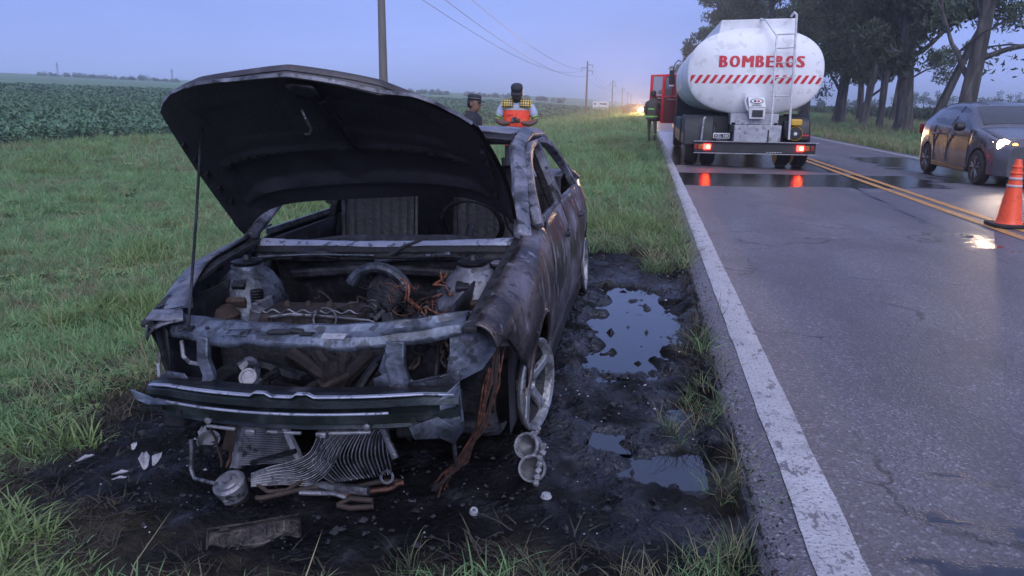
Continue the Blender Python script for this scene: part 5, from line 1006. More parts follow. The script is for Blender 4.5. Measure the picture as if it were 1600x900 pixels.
# ---------------------------------------------------------------- traffic cone
cn = thing('traffic_cone', 'orange traffic cone with two white bands standing on the yellow line', 'cone', (4.16, 9.46, RZ+.009))
MB().prism([(-.20+.05, -.20), (.15, -.20), (.20, -.15), (.20, .15), (.15, .20), (-.15, .20), (-.20, .15), (-.20, -.15)], 0, .035).build('base', M['rubber'], cn, bevel=.008)
MB().lathe([(.145, .035), (.135, .055), (.125, .09), (.078, .43), (.052, .62), (.034, .745), (.030, .755), (.024, .75), (.024, .70)], n=32, caps=False).build('body', M['cone_orange'], cn)
MB().lathe([(.0785, .445), (.0745, .475)], n=32, caps=False).build('white_band', M['cone_white'], cn, solid=.003); MB().lathe([(.0675, .525), (.0625, .558)], n=32, caps=False).build('white_band', M['cone_white'], cn, solid=.003)
MB().lathe([(.058, .59), (.060, .60), (.055, .62)], n=32, caps=False).build('rim_step', M['cone_orange'], cn, solid=.004); MB().lathe([(.048, .66), (.049, .67), (.044, .69)], n=32, caps=False).build('rim_step', M['cone_orange'], cn, solid=.004)
# ---------------------------------------------------------------- people
def hand(name, wrist, tip_dir, palm_n, mat, par, curl=.5, s=1.0):
    w = Vector(wrist); d = Vector(tip_dir).normalized(); n = Vector(palm_n).normalized(); a = d.cross(n).normalized(); ch = [[('w', w, .022*s), ('p', w+d*.045*s, (.030*s, .018*s)), ('k', w+d*.085*s, (.032*s, .016*s))]]
    for i, (o, l) in enumerate(((-.030, .062), (-.010, .072), (.011, .068), (.030, .054))):
        b = w+d*.09*s+a*o*s; m1 = b+d*l*.5*s+n*curl*.018*s; m2 = m1+d*l*.3*s*(1-curl*.5)+n*curl*.03*s
        ch.append([('k', None, 0), ('f%da' % i, b, .0095*s), ('f%db' % i, m1, .009*s), ('f%dc' % i, m2, .0075*s)])
    b = w+d*.03*s-a*.028*s; ch.append([('p', None, 0), ('t0', b-a*.012*s+n*.008*s, .012*s), ('t1', b+d*.035*s-a*.026*s+n*.022*s, .010*s), ('t2', b+d*.06*s-a*.02*s+n*.03*s, .008*s)])
    return skin(name, ch, mat, par)
def head(par, c, turn, tilt, mat):
    """head facing -y before turning; c = chin-height neck joint"""
    M3 = Euler((tilt, 0, turn)).to_matrix(); c = Vector(c)
    def P(x, y, z): return c+M3 @ Vector((x, y, z))
    secs = []
    for z, rx, ry, oy in ((-.10, .052, .055, .02), (-.03, .052, .058, .015), (.0, .058, .075, -.012), (.03, .066, .088, -.01), (.07, .073, .096, -.004), (.11, .077, .100, 0), (.15, .077, .100, .004), (.19, .066, .088, .006), (.22, .040, .055, .008), (.232, .004, .006, .008)):
        secs.append([P(rx*math.cos(a), oy+ry*math.sin(a)*(1 if math.sin(a) > 0 else .95), z) for a in fr(0, 6.28318, 20)[:-1]])
    mb = MB().loft(secs)
    mb.loft([[P(s*.008*k, -.092-e_, z) for s, k, e_ in ((-1, 1, 0), (0, 0, .012*k0), (1, 1, 0))] for z, k, k0 in ((.118, .6, .3), (.09, 1, 1.2), (.068, 1.7, 2.0), (.06, 1.4, .3))], closed=True)
    for s in (1, -1): mb.loft([[P(s*(.074+.012*t), .008+.022*math.cos(a), .092+.034*math.sin(a)) for a in fr(0, 6.28318, 10)[:-1]] for t in (0, .5, 1)])
    h = mb.build('head', mat, par)
    for s in (1, -1):
        MB().lathe([(.001, -.004), (.011, 0), (.008, .004), (.001, .006)], P(s*.030, -.088, .112), M3 @ Vector((0, -1, 0)), 10).build('eye', M['black'], h)
        MB().tube([P(s*.016, -.096, .130), P(s*.030, -.095, .134), P(s*.046, -.084, .129)], .005, 5).build('eyebrow', M['black'], h)
    MB().tube([P(-.024, -.082, .036), P(0, -.089, .038), P(.024, -.082, .036)], .005, 5).build('mouth', M['rust_dark'], h)
    return h, P
def cap(par, P, mat):
    secs = [[P(r_*math.cos(a), .004+r_*1.22*math.sin(a), z) for a in fr(0, 6.28318, 22)[:-1]] for r_, z in ((.080, .142), (.084, .156), (.087, .180), (.086, .198), (.078, .214), (.058, .225), (.03, .230), (.004, .231))]
    k = MB().loft(secs).build('cap', mat, par)
    MB().grid([[P(.075*u, -.090-.075*t*(1-u*u*.6), .150-.012*t-.015*u*u) for t in fr(0, 1, 4)] for u in fr(-1, 1, 10)]).build('cap_peak', mat, k, solid=.006)
    return k
def body(par, mat, sh=1.40, hip=.92, mid=None, feet=((-.11, 0), (.11, 0)), torso=(.145, .095)):
    tx, ty = torso
    return skin('trousers', [[('pel', (0, 0, hip), (.155, .105)), ('ll', (-.095, 0, hip-.10), .088), ('lk', (feet[0][0], feet[0][1]*.5-.015, .50), .062), ('la', (feet[0][0], feet[0][1], .09), .046)], [('pel', None, 0), ('rl', (.095, 0, hip-.10), .088), ('rk', (feet[1][0], feet[1][1]*.5-.015, .50), .062), ('ra', (feet[1][0], feet[1][1], .09), .046)]], mat, par)
def boots(par, feet, mat):
    for x, y in feet: MB().loft([[(x+.045*math.cos(a)*k, y-.05+.125*math.sin(a)*k2, z) for a in fr(0, 6.28318, 14)[:-1]] for k, k2, z in ((1, 1, 0), (1.02, 1, .03), (.95, .85, .07), (.8, .5, .11))]).build('boot', mat, par)
def torso(par, name, mat, prof, yo=0):
    return MB().loft([[(rx*math.copysign(abs(math.cos(a))**.8, math.cos(a)), yo+oy+ry*math.copysign(abs(math.sin(a))**.8, math.sin(a)), z) for a in fr(0, 6.28318, 28)[:-1]] for z, rx, ry, oy in prof]).build(name, mat, par)
# officer in the orange vest, looking down at a phone held in both hands
def zg(x, y): return float(ground_z(x, y))
p2 = thing('person', 'officer in an orange vest with checkered shoulders looking down at a phone behind the car', 'person', (-1.83, 11.2, zg(-1.83, 11.2)+.05), R(6))
SH = 1.40
bd = skin('body', [[('c', (0, .01, 1.20), (.12, .08)), ('n', (0, .0, 1.43), (.055, .055)), ('hd', (0, -.015, 1.48), .05)], [('c', None, 0), ('ls', (-.185, .01, 1.385), .055), ('le', (-.285, -.03, 1.175), .046), ('lf', (-.19, -.17, 1.135), .042), ('lw', (-.075, -.265, 1.155), .028)], [('c', None, 0), ('rs', (.185, .01, 1.385), .055), ('re', (.285, -.03, 1.175), .046), ('rf', (.19, -.17, 1.135), .042), ('rw', (.075, -.265, 1.16), .028)]], M['skin_dark'], p2)
body(p2, M['navy']); boots(p2, ((-.11, 0), (.11, 0)), M['black'])
torso(p2, 'shirt', M['shirt'], [(.86, .165, .115, 0), (1.0, .165, .112, 0), (1.2, .185, .122, 0), (1.36, .20, .118, 0), (1.425, .15, .095, .005), (1.465, .075, .07, .005), (1.48, .062, .062, .005)])
for s in (-1, 1):
    sl_ = skin('sleeve', [[('a', (s*.16, .01, 1.40), .075), ('b', (s*.20, .008, 1.36), .078), ('c', (s*.245, -.005, 1.28), .070), ('d', (s*.268, -.014, 1.225), .068)]], M['shirt'], p2)
    skin('cuff', [[('a', (s*.256, -.010, 1.25), .073), ('b', (s*.263, -.012, 1.232), .073)]], M['neon'], sl_); skin('cuff', [[('a', (s*.268, -.014, 1.218), .072), ('b', (s*.274, -.016, 1.20), .071)]], M['neon'], sl_)
torso(p2, 'vest', M['vest'], [(.83, .185, .138, 0), (.95, .182, .135, 0), (1.15, .19, .138, 0), (1.335, .20, .132, 0)])
torso(p2, 'reflective_band', M['reflective'], [(1.33, .202, .134, 0), (1.372, .198, .128, 0)])
ck = bpy.data.materials.new('checker_print'); ck.use_nodes = True; _c = ck.node_tree.nodes.new('ShaderNodeTexChecker'); _c.inputs['Scale'].default_value = 42; _c.inputs['Color1'].default_value = (.60, .42, .06, 1); _c.inputs['Color2'].default_value = (.012, .012, .02, 1)
_t = ck.node_tree.nodes.new('ShaderNodeTexCoord'); _m = ck.node_tree.nodes.new('ShaderNodeMapping'); _m.inputs['Rotation'].default_value = (0, R(45), 0); _m.inputs['Scale'].default_value = (1, .001, 1); ck.node_tree.links.new(_t.outputs['Object'], _m.inputs[0]); ck.node_tree.links.new(_m.outputs[0], _c.inputs[0]); ck.node_tree.links.new(_c.outputs[0], ck.node_tree.nodes['Principled BSDF'].inputs['Base Color'])
for s in (-1, 1):
    MB().loft([[(s*(.048+dx*t), y+.0*t, lerp(z0, z1, t)) for t, dx in ((0, .162), (.35, .162), (.7, .162), (1, .16))] for y, z0, z1 in ((-.138, 1.372, 1.365), (-.132, 1.42, 1.40), (-.10, 1.468, 1.445), (0, 1.50, 1.475), (.09, 1.48, 1.45), (.13, 1.37, 1.36))], closed=False).build('shoulder_yoke', ck, p2, solid=.012)
MB().box((-.0, -.137, 1.06), (.006, .006, .46)).build('zip', M['sign_red'], p2); MB().box((-.10, -.135, 1.26), (.12, .006, .012)).build('pocket_edge', M['red_paint'], p2)
MB().box((.145, -.115, .865), (.07, .05, .09)).build('pouch', M['black'], p2, bevel=.01)
for z in (1.06,): MB().grid([[(.02+.17*t, -.142+.06*t*t, zz) for t in fr(0, 1, 6)] for zz in (1.03, 1.07)]).build('checker_band', ck, p2, solid=.004)
h2, P2 = head(p2, (0, -.02, 1.475), 0, R(24), M['skin_dark']); cap(h2, P2, M['navy'])
MB().loft([[P2(rx*math.cos(a), -.002+ry*math.sin(a), z) for a in fr(3.0, 6.42, 12)] for z, rx, ry in ((-.005, .058, .088), (.03, .069, .104), (.06, .073, .110), (.07, .074, .104))], closed=False).build('face_mask', M['navy'], h2, solid=.004)
hand('hand', (-.07, -.272, 1.157), (.9, -.25, .15), (0, .2, 1), M['skin_dark'], p2, .8); hand('hand', (.07, -.272, 1.162), (-.9, -.2, .1), (0, .3, 1), M['skin_dark'], p2, .8)
ph = thing('phone', 'dark phone held in both hands of the officer in the orange vest', 'phone', (0, 0, 0)); ph.location = Vector(p2.location)+Vector((.015, -.345, 1.195)); MB().box((0, 0, 0), (.075, .14, .012), (R(28), 0, 0)).build('case', M['black'], ph, bevel=.004); MB().box((0, -.002, .0072), (.066, .126, .002), (R(28), 0, 0)).build('screen', M['car_glass'], ph)
# officer in dark uniform seen from the side
p1 = thing('person', 'officer in dark uniform and cap turned sideways behind the raised hood', 'person', (-2.50, 11.25, zg(-2.5, 11.25)-.02), R(78))
skin('body', [[('c', (0, 0, 1.15), (.12, .08)), ('n', (0, .0, 1.37), (.05, .05)), ('hd', (0, -.02, 1.43), .045)], [('c', None, 0), ('ls', (-.18, .02, 1.32), .052), ('le', (-.22, .03, 1.05), .044), ('lw', (-.2, -.12, .88), .03)], [('c', None, 0), ('rs', (.18, .02, 1.32), .052), ('re', (.22, .03, 1.05), .044), ('rw', (.2, -.14, .88), .03)]], M['skin'], p1)
body(p1, M['navy'], hip=.88); boots(p1, ((-.11, 0), (.11, 0)), M['black'])
torso(p1, 'shirt', M['navy'], [(.82, .165, .125, 0), (1.0, .17, .125, 0), (1.2, .19, .13, 0), (1.31, .195, .12, 0), (1.365, .14, .09, .005), (1.40, .07, .066, .005), (1.415, .058, .06, .005)])
for s in (-1, 1):
    sv = skin('sleeve', [[('a', (s*.16, .02, 1.33), .07), ('b', (s*.195, .02, 1.27), .072), ('c', (s*.222, .03, 1.05), .06), ('d', (s*.205, -.08, .93), .048)]], M['navy'], p1)
    hand('hand', (s*.2, -.135, .875), (0, -.6, -.8), (-s, 0, 0), M['skin'], p1, .5)
    MB().lathe([(.001, .012), (.030, .010), (.034, 0), (.028, -.004)], (s*.272, .018, 1.235), (s, 0, .1), 16).build('arm_badge', M['ash'], sv)
MB().tube([(.16, .06, 1.385), (.10, .09, 1.40), (0, .105, 1.41), (-.10, .09, 1.40), (-.16, .06, 1.385)], .016, 6).build('collar_cord', M['grass_dry'], p1)
h1, P1 = head(p1, (0, -.02, 1.425), 0, R(6), M['skin']); cap(h1, P1, M['navy'])
MB().loft([[P1(rx*math.cos(a), .012+ry*math.sin(a), z) for a in fr(-.3, 3.44, 12)] for z, rx, ry in ((.03, .060, .082), (.09, .078, .096), (.14, .081, .10))], closed=False).build('hair', M['black'], h1, solid=.006)
MB().loft([[P1(r_*math.cos(a), .004+r_*1.22*math.sin(a), z) for a in fr(0, 6.28318, 22)] for r_, z in ((.0875, .160), (.089, .182))], closed=False).build('cap_band', M['wire'], h1, solid=.003)
# firefighter by the open cab door
p3 = thing('person', 'firefighter in a protective suit standing by the open red cab door', 'person', (.27, 28.2, RZ), R(160))
skin('body', [[('c', (0, 0, 1.2), (.12, .08)), ('n', (0, 0, 1.46), (.05, .05)), ('hd', (0, -.01, 1.52), .05)], [('c', None, 0), ('ls', (-.19, 0, 1.38), .055), ('le', (-.3, -.1, 1.2), .045), ('lw', (-.22, -.32, 1.25), .03)], [('c', None, 0), ('rs', (.19, 0, 1.38), .055), ('re', (.27, .02, 1.1), .045), ('rw', (.24, -.1, .9), .03)]], M['skin'], p3)
body(p3, M['fire_suit'], feet=((-.15, .08), (.13, -.16))); boots(p3, ((-.15, .08), (.13, -.16)), M['rubber'])
jk = torso(p3, 'jacket', M['fire_suit'], [(.78, .21, .16, 0), (1.0, .195, .145, 0), (1.25, .215, .145, 0), (1.38, .215, .125, 0), (1.45, .13, .09, 0), (1.50, .075, .075, 0)])
for z in (.86, 1.12): torso(p3, 'reflective_band', M['neon'], [(z, .215-.02*(z > 1), .165-.016*(z > 1), 0), (z+.045, .213-.02*(z > 1), .163-.016*(z > 1), 0)])
for s, q in ((-1, [(-.17, 0, 1.40), (-.22, -.02, 1.34), (-.3, -.1, 1.2), (-.235, -.28, 1.24)]), (1, [(.17, 0, 1.40), (.215, .01, 1.33), (.27, .02, 1.1), (.245, -.08, .94)])):
    skin('sleeve', [[(str(i), p, .078-.008*i) for i, p in enumerate(q)]], M['fire_suit'], p3)
hand('hand', (-.22, -.33, 1.25), (.2, -.9, .1), (0, 0, -1), M['skin'], p3, .5); hand('hand', (.24, -.11, .89), (0, -.3, -.9), (-1, 0, 0), M['skin'], p3, .5)
for x, y in ((-.15, .08), (.13, -.16)): skin('ankle_band', [[('a', (x, y, .24), .066), ('b', (x, y, .29), .066)]], M['neon'], p3)
h3, P3 = head(p3, (0, -.01, 1.51), 0, 0, M['skin']); MB().loft([[P3(r_*math.cos(a), .01+r_*1.25*math.sin(a), z) for a in fr(0, 6.28318, 20)[:-1]] for r_, z in ((.125, .12), (.105, .13), (.10, .19), (.075, .25), (.01, .27))]).build('helmet', M['dark_truck'], h3)
# ---------------------------------------------------------------- power line
PY_ = [25.4, 117.5, 210, 302, 395, 488]; PX = -8.7
for i, y in enumerate(PY_):
    zb_ = zg(PX, y) if i < 2 else float(base_z(np.array(PX), np.array(y)))
    lab = ['thick grey utility pole rising behind the raised hood', 'wooden utility pole with crossarms left of the far billboard', 'utility pole just right of the far billboard'][i] if i < 3 else 'small far utility pole near the end of the row'
    pl = thing('utility_pole', lab, 'utility pole', (PX, y, zb_-.1), 0, 'utility poles along the left verge')
    MB().tube([(0, 0, 0), (0, 0, 4), (0, 0, 8.0)], [.165, .135, .10], 12).build('pole', M['wood_pole'], pl)
    for s, z in ((1, 7.45), (-1, 7.05), (1, 6.6)):
        a = MB().tube([(-s*.1, -.12, z), (s*.85, -.12, z)], .05, 6).build('crossarm', M['wood_pole'], pl)
        MB().lathe([(.03, 0), (.05, -.06), (.03, -.12), (.05, -.18), (.03, -.24), (.02, -.38)], (s*.8, -.12, z-.05), n=8).build('insulator', M['wire'], a)
ZP = [zg(PX, y)-.1 if i < 2 else float(base_z(np.array(PX), np.array(y)))-.1 for i, y in enumerate(PY_)]
for s, z, lb in ((1, 7.02, 'uppermost overhead wire of the power line along the left verge'), (-1, 6.62, 'overhead wire hung from the single left crossarms of the utility poles'), (1, 6.17, 'lowest overhead wire of the power line along the left verge')):
    w = MB(); ys = [-66]+PY_; zs = [ZP[0]]+ZP
    for a, b, za, zb2 in zip(ys[:-1], ys[1:], zs[:-1], zs[1:]):
        w.tube([(PX+s*.8, a+(b-a)*t, lerp(za, zb2, t)+z-1.5*4*t*(1-t)) for t in fr(0, 1, 22)], .013, 4)
    tag(w.build('overhead_wire', M['wire'], None), lb, 'overhead wire', 'wires of the power line')
# ---------------------------------------------------------------- billboard
bbd = thing('billboard', 'white roadside billboard with a blurred dark line of print in the far verge', 'billboard', (-8.9, 160, -1.0))
MB().box((0, 0, 1.95), (3.2, .12, 1.75)).build('panel', M['pipe_white'], bbd, bevel=.02)
for x in (-1.2, 1.2): MB().box((x, .1, .6), (.15, .15, 1.6)).build('post', M['wood_pole'], bbd)
MB().lathe([(.20, 0), (.20, .02)], (-1.15, -.06, 2.25), (0, -1, 0), 14).build('emblem', M['dark_car'], bbd); MB().box((.0, -.07, 2.28), (.4, .02, .26)).box((.75, -.07, 2.25), (1.0, .02, .28)).box((.1, -.07, 1.55), (2.4, .02, .08)).build('print', M['dark_car'], bbd, False)
# ---------------------------------------------------------------- pylons and far trees
for k, (x, y, z, h) in enumerate(((-247.5, 300, 9.0, 6.6), (-194.3, 300, 7.0, 6.2))):
    pg = thing('pylon', ('tall thin mast standing among the far trees at left edge', 'thin mast standing at the right end of the far left treeline')[k], 'mast', (x, y, z))
    MB().tube([(-.5, 0, 0), (-.08, 0, h)], .09, 5).tube([(.5, 0, 0), (.08, 0, h)], .09, 5).build('leg', M['wire'], pg)
    for j in range(4): MB().tube([(-.5+.1*j, 0, 1.4*j), (.4-.1*j, 0, 1.4*j+1.3)], .05, 4).build('brace', M['wire'], pg)
    MB().tube([(-.9, 0, h*.82), (.9, 0, h*.82)], .07, 4).build('crossarm', M['wire'], pg)
def leaf_quads(cen, rad, n, size, rg, droop=.3, asp=.38, flat=1.0):
    c = np.repeat(np.asarray(cen, float), n, 0); r_ = np.repeat(np.asarray(rad, float), n); k = len(c); d = rg.normal(0, 1, (k, 3)); d /= np.linalg.norm(d, axis=1)[:, None]; d *= (rg.random(k)**.45*r_)[:, None]; d[:, 2] *= flat; c = c+d
    u = rg.normal(0, 1, (k, 3)); u[:, 2] -= droop*2; u /= np.linalg.norm(u, axis=1)[:, None]; w = rg.normal(0, 1, (k, 3)); v = np.cross(u, w); v /= np.linalg.norm(v, axis=1)[:, None]+1e-9
    s = (size*rg.uniform(.6, 1.35, k))[:, None]; V = np.stack([c-u*s, c+v*s*asp, c+u*s, c-v*s*asp], 1).reshape(-1, 3); return V, np.arange(4*k).reshape(k, 4)
FT = [(-281, 11.6, 2.2, 1.5), (-275, 10.4, 1.2, 1), (-268, 11.6, 2.3, 1.3), (-263, 11.2, 2.2, 1.3), (-258.5, 11.2, 2.4, 1.3), (-254, 11.2, 2.4, 1.1), (-249, 11.0, 2.0, 1), (-243.5, 10.2, 1.6, 1), (-239, 10.2, 1.6, 1), (-234, 9.8, 1.8, 1), (-229, 11.4, 2.3, 1.9), (-222, 9.6, 1.3, 1), (-217, 9.7, 1.5, 1), (-212, 9, 1.4, 1),
      (-101, 4.5, 2.0, .7), (-96, 4.9, 2.2, .8), (-91, 4.7, 2.6, .7), (-86, 4.3, 2.4, .7), (-74, 5.2, 2.2, 1), (-69, 4.6, 2.2, .8), (-64, 4.9, 2.2, .9), (-58, 4.4, 2.2, .7), (-50, 4.2, 2, .6), (-43, 4, 1.8, .6), (-36, 3.6, 1.8, .6)]
fsrc = {}
for k, (x, zt_, r_, asp) in enumerate(FT):
    y = 330; zb2 = float(base_z(np.array(x), np.array(float(y)))); rg = np.random.default_rng(900+k); h = max(1.8, zt_-zb2)
    side_ = 'treeline at the left edge of the horizon' if x < -150 else 'faint trees on the horizon behind the officers'
    lb = 'hazy far tree of the low '+side_ if x < -150 else 'one of the '+side_
    if k == 0: lb = 'rounded bushy tree alone at the left end of the far treeline'
    if k == 10: lb = 'tallest round tree of the far left treeline'
    f = thing('far_tree', lb, 'tree', (x, y, zb2-.5), 0, side_)
    V, F = leaf_quads([(rg.normal(0, r_*.5), rg.normal(0, 1), h*.55+rg.normal(0, h*.18)) for _ in range(9)], [r_*.62]*9, 60, .28, rg, 0, .6); npmesh('crown', V, F, M['far_tree'], f)
    MB().tube([(0, 0, 0), (0, 0, h*.7)], .16, 5).build('trunk', M['bark'], f)
for k, (x, zt_) in enumerate(((60, 3.4), (65.5, 4.4), (68.7, 4.5), (71.8, 5.0), (75, 4.6), (77.4, 4.2), (46, 3), (52, 3.2), (55, 3.4), (86, 3.9), (89.4, 4.7), (92, 4.4), (95, 4.8), (98, 4.2))):
    rg = np.random.default_rng(960+k); f = thing('far_tree', 'one of the hazy blue trees beyond the maize field on the right', 'tree', (x, 220, 0), 0, 'hazy trees beyond the maize field')
    V, F = leaf_quads([(rg.normal(0, .9), rg.normal(0, 1), zt_*.6+rg.normal(0, zt_*.17)) for _ in range(9)], [1.0]*9, 60, .2, rg, 0, .6); npmesh('crown', V, F, M['far_tree'], f); MB().tube([(0, 0, 0), (0, 0, zt_*.7)], .14, 5).build('trunk', M['bark'], f)
# ---------------------------------------------------------------- eucalyptus row on the right
def ridged(path, radii, seed, n=18):
    """trunk with shallow bark ridges and root flare"""
    rg = random.Random(seed); ph = [rg.uniform(0, 6.28) for _ in range(4)]; secs = []
    P = [Vector(p) for p in path]
    for i, p in enumerate(P):
        r_ = radii[i]; t = i/(len(P)-1); secs.append([p+Vector((math.cos(a), math.sin(a), 0))*r_*(1+.10*math.sin(3*a+ph[0]+t)+.07*math.sin(5*a+ph[1]-2*t)+.05*math.sin(9*a+ph[2])+.25*max(0, .12-t)/.12*math.sin(4*a+ph[3])) for a in fr(0, 6.28318, n)[:-1]])
    return MB().loft(secs)
def eucalyptus(name, label, x, y, r_, h, lean=(0, 0), fork=.45, nb=7, low=.22, crown_r=4.5, clumps=34, lq=210, ls=.20, seed=1, sparse=1.0, side=(0, 0)):
    rg = np.random.default_rng(seed); root = thing(name, label, 'tree', (x, y, -.1), 0, 'eucalyptus row along the right verge')
    path = [(lean[0]*t+.25*math.sin(t*5+seed)*t, lean[1]*t+.2*math.cos(t*4+seed)*t-.2*t, h*.75*t) for t in fr(0, 1, 12)]
    rad = [r_*(1.28 if t == 0 else 1.08-.72*t) for t in fr(0, 1, 12)]
    tr_ = ridged(path, rad, seed); tips = []; lm_ = MB()
    for k in range(nb):
        t = low+(1-low)*(k+.5)/nb*.95; i = int(t*12); b = Vector(path[i]); a = 2.4*k+seed*1.3+rg.normal(0, .3); el = rg.uniform(.5, 1.1); L_ = crown_r*rg.uniform(.7, 1.15)*(1.1-.4*t)
        d = Vector((math.cos(a)+side[0], math.sin(a)+side[1], el)).normalized(); br = [b]; cur = b.copy(); n_ = 9
        for j in range(n_):
            d = (d+Vector(rg.normal(0, .16, 3))+Vector((0, 0, .05 if j < 6 else -.06))).normalized(); cur = cur+d*L_/n_; br.append(cur.copy())
        rb = max(.05, rad[i]*.42); lm_.tube(br, [rb*(1-.9*j/n_)+.012 for j in range(n_+1)], 7); tips += br[5:]
        for q in range(3):
            j0 = 3+2*q; c2 = br[j0].copy(); d2 = Vector((rg.normal(0, .8), rg.normal(0, .8), rg.uniform(.0, .8))).normalized(); b2 = [c2.copy()]
            for j in range(5): d2 = (d2+Vector(rg.normal(0, .2, 3))).normalized(); c2 = c2+d2*L_*.12; b2.append(c2.copy())
            lm_.tube(b2, [rb*.34*(1-.8*j/5)+.008 for j in range(6)], 5); tips += b2[3:]
    t_ = tr_.build('trunk', M['bark'], root, ang=60); lm_.build('limbs', M['bark'], t_)
    tips = [Vector(path[-1])]*2+tips; ci = rg.choice(len(tips), clumps); cen = [tips[i]+Vector(rg.normal(0, .35, 3)) for i in ci]; rr_ = rg.uniform(.45, 1.15, clumps)*crown_r/4.5
    V, F = leaf_quads(cen, rr_, int(lq*sparse), ls, rg, .5, .33, .75); npmesh('crown', V, F, M['euca'], root)
    return root
E_ = eucalyptus
E_('eucalyptus_tree', 'massive dark ridged eucalyptus nearest the grey hatchback on its left', 13.5, 44, .40, 15, (-.6, 0), nb=10, low=.3, crown_r=5, clumps=95, ls=.16, lq=260, seed=3, side=(-.3, 0))
E_('eucalyptus_tree', 'leaning eucalyptus just right of the massive dark trunk', 15.6, 46.6, .24, 15, (3.8, 0), nb=8, low=.4, crown_r=3.4, clumps=9, sparse=.4, ls=.15, seed=4)
E_('eucalyptus_tree', 'thick forked eucalyptus rising straight behind the grey hatchback', 12.25, 33, .30, 13, (.3, 0), nb=9, low=.22, crown_r=5.0, clumps=10, lq=90, ls=.13, seed=12, side=(.45, 0))
E_('eucalyptus_tree', 'pale flared eucalyptus trunk right beside the tanker', 14.7, 63, .37, 19, (.2, 0), nb=10, low=.2, crown_r=5.5, clumps=95, ls=.17, lq=240, seed=6, side=(-.3, -.2))
E_('eucalyptus_tree', 'slim leaning eucalyptus trunk between the pale flared one and the thin dark one', 14.4, 55.6, .22, 16, (1.2, 0), nb=8, low=.3, crown_r=4.5, clumps=64, ls=.17, seed=7)
E_('eucalyptus_tree', 'thinnest dark trunk of the row with bare lower stem', 13.7, 49, .18, 13, (-.2, 0), nb=7, low=.3, crown_r=3.6, clumps=44, ls=.15, seed=8)
E_('eucalyptus_tree', 'eucalyptus standing deeper in the row behind the thin dark trunk', 17.6, 67, .24, 17, (.3, 0), nb=8, low=.2, crown_r=5, clumps=66, ls=.17, seed=9)
E_('eucalyptus_tree', 'eucalyptus deeper in the row behind the massive dark trunk', 20.6, 70, .26, 17, (.8, 0), nb=8, low=.25, crown_r=5, clumps=60, ls=.17, seed=10)
E_('eucalyptus_tree', 'eucalyptus partly hidden by the right edge of the tank', 14.4, 76, .34, 20, (.2, 0), nb=9, low=.2, crown_r=6, clumps=90, ls=.2, seed=11, side=(-.3, 0))
E_('eucalyptus_tree', 'bare limbed tree with thin foliage at the right edge of the view', 19.5, 37, .22, 10, (-2.2, 0), nb=8, low=.3, crown_r=4.0, clumps=10, lq=60, ls=.11, seed=15, side=(-.5, 0))
for k, (x, y, r_, ln_, lb) in enumerate(((16.2, 58, .20, .5, 'slender dark trunk deeper in the row, second right of the pale flared one'), (18.5, 72, .24, -.8, 'slender trunk deeper in the row leaning slightly towards the road'), (16.5, 85, .3, .3, 'slender trunk at the back of the row beside the right edge of the tank'))):
    E_('eucalyptus_tree', lb, x, y, r_, 17, (ln_, 0), nb=8, low=.25, crown_r=4.6, clumps=70, lq=220, ls=.17, seed=60+k)
for k, (x, y, r_, h, cr_) in enumerate(((12.5, 88, .5, 20, 7), (13.5, 100, .5, 20, 6.5), (11.5, 112, .5, 19, 6.5), (9.6, 122, .45, 15.5, 4.6), (13, 130, .5, 20, 6), (12, 150, .45, 17, 6), (10.5, 180, .4, 14, 5), (11, 215, .4, 14, 5), (12, 250, .4, 14, 6))):
    lb = {0: 'eucalyptus whose crown rises directly above the tank', 3: 'lone rounded eucalyptus crown left of the tank against the sky', 8: 'last small eucalyptus of the far row left of the tanker'}.get(k, 'far eucalyptus of the row hidden mostly behind the tanker')
    E_('eucalyptus_tree', lb, x, y, r_, h, (0, 0), nb=9, low=.2, crown_r=cr_, clumps=80, lq=150, ls=.27, seed=30+k, side=(-.25, 0))
# ---------------------------------------------------------------- debris on the scorched ground
def gz(x, y): return float(ground_z(np.array(x), np.array(y)))
ra = thing('radiator', 'finned radiator core hanging under the left part of the bumper beam', 'radiator', (-1.42, 2.6, 0)); RA = Group(ra)
BL, BR, TL, TR = Vector((-1.511, 2.554, .0)), Vector((-1.321, 2.684, .0)), Vector((-1.45, 2.52, .25)), Vector((-1.33, 2.50, .25))
BR = Vector((-1.215, 2.475, .09)); BL = Vector((-1.475, 2.47, .05)); TL = Vector((-1.445, 2.53, .27)); TR = Vector((-1.33, 2.53, .27))
def bil(u, v): return BL.lerp(BR, u).lerp(TL.lerp(TR, u), v)
RA.p(MB().add([bil(0, 0), bil(1, 0), bil(1, 1), bil(0, 1)], [(0, 1, 2, 3)]), 'core', 'black', solid=.02)
RA.p((lambda m_: [m_.bar([bil(u, v)+Vector((0, -.014, 0)) for u in (.04, .96)], .004, .008, (0, 1, 0)) for v in fr(.04, .98, 30)][-1])(MB()), 'fin_stack', 'alu')
RA.p(MB().tube([bil(0, -.02), bil(0, 1)], .024, 10), 'end_tank', 'ash_metal'); RA.p(MB().bar([bil(1, 0), bil(1, 1)], .022, .03, (0, 1, 0)), 'side_rail', 'ash', bevel=.004)
RA.p(MB().box(bil(-.22, .5)+Vector((0, .03, 0)), (.08, .02, .16), (0, .3, .2)), 'torn_plate', 'rust', bevel=.004)
rb_ = thing('condenser', 'fanned out condenser tubes drooping under the middle of the bumper beam', 'condenser', (-1.0, 2.5, 0)); RB = Group(rb_)
rg = np.random.default_rng(5)
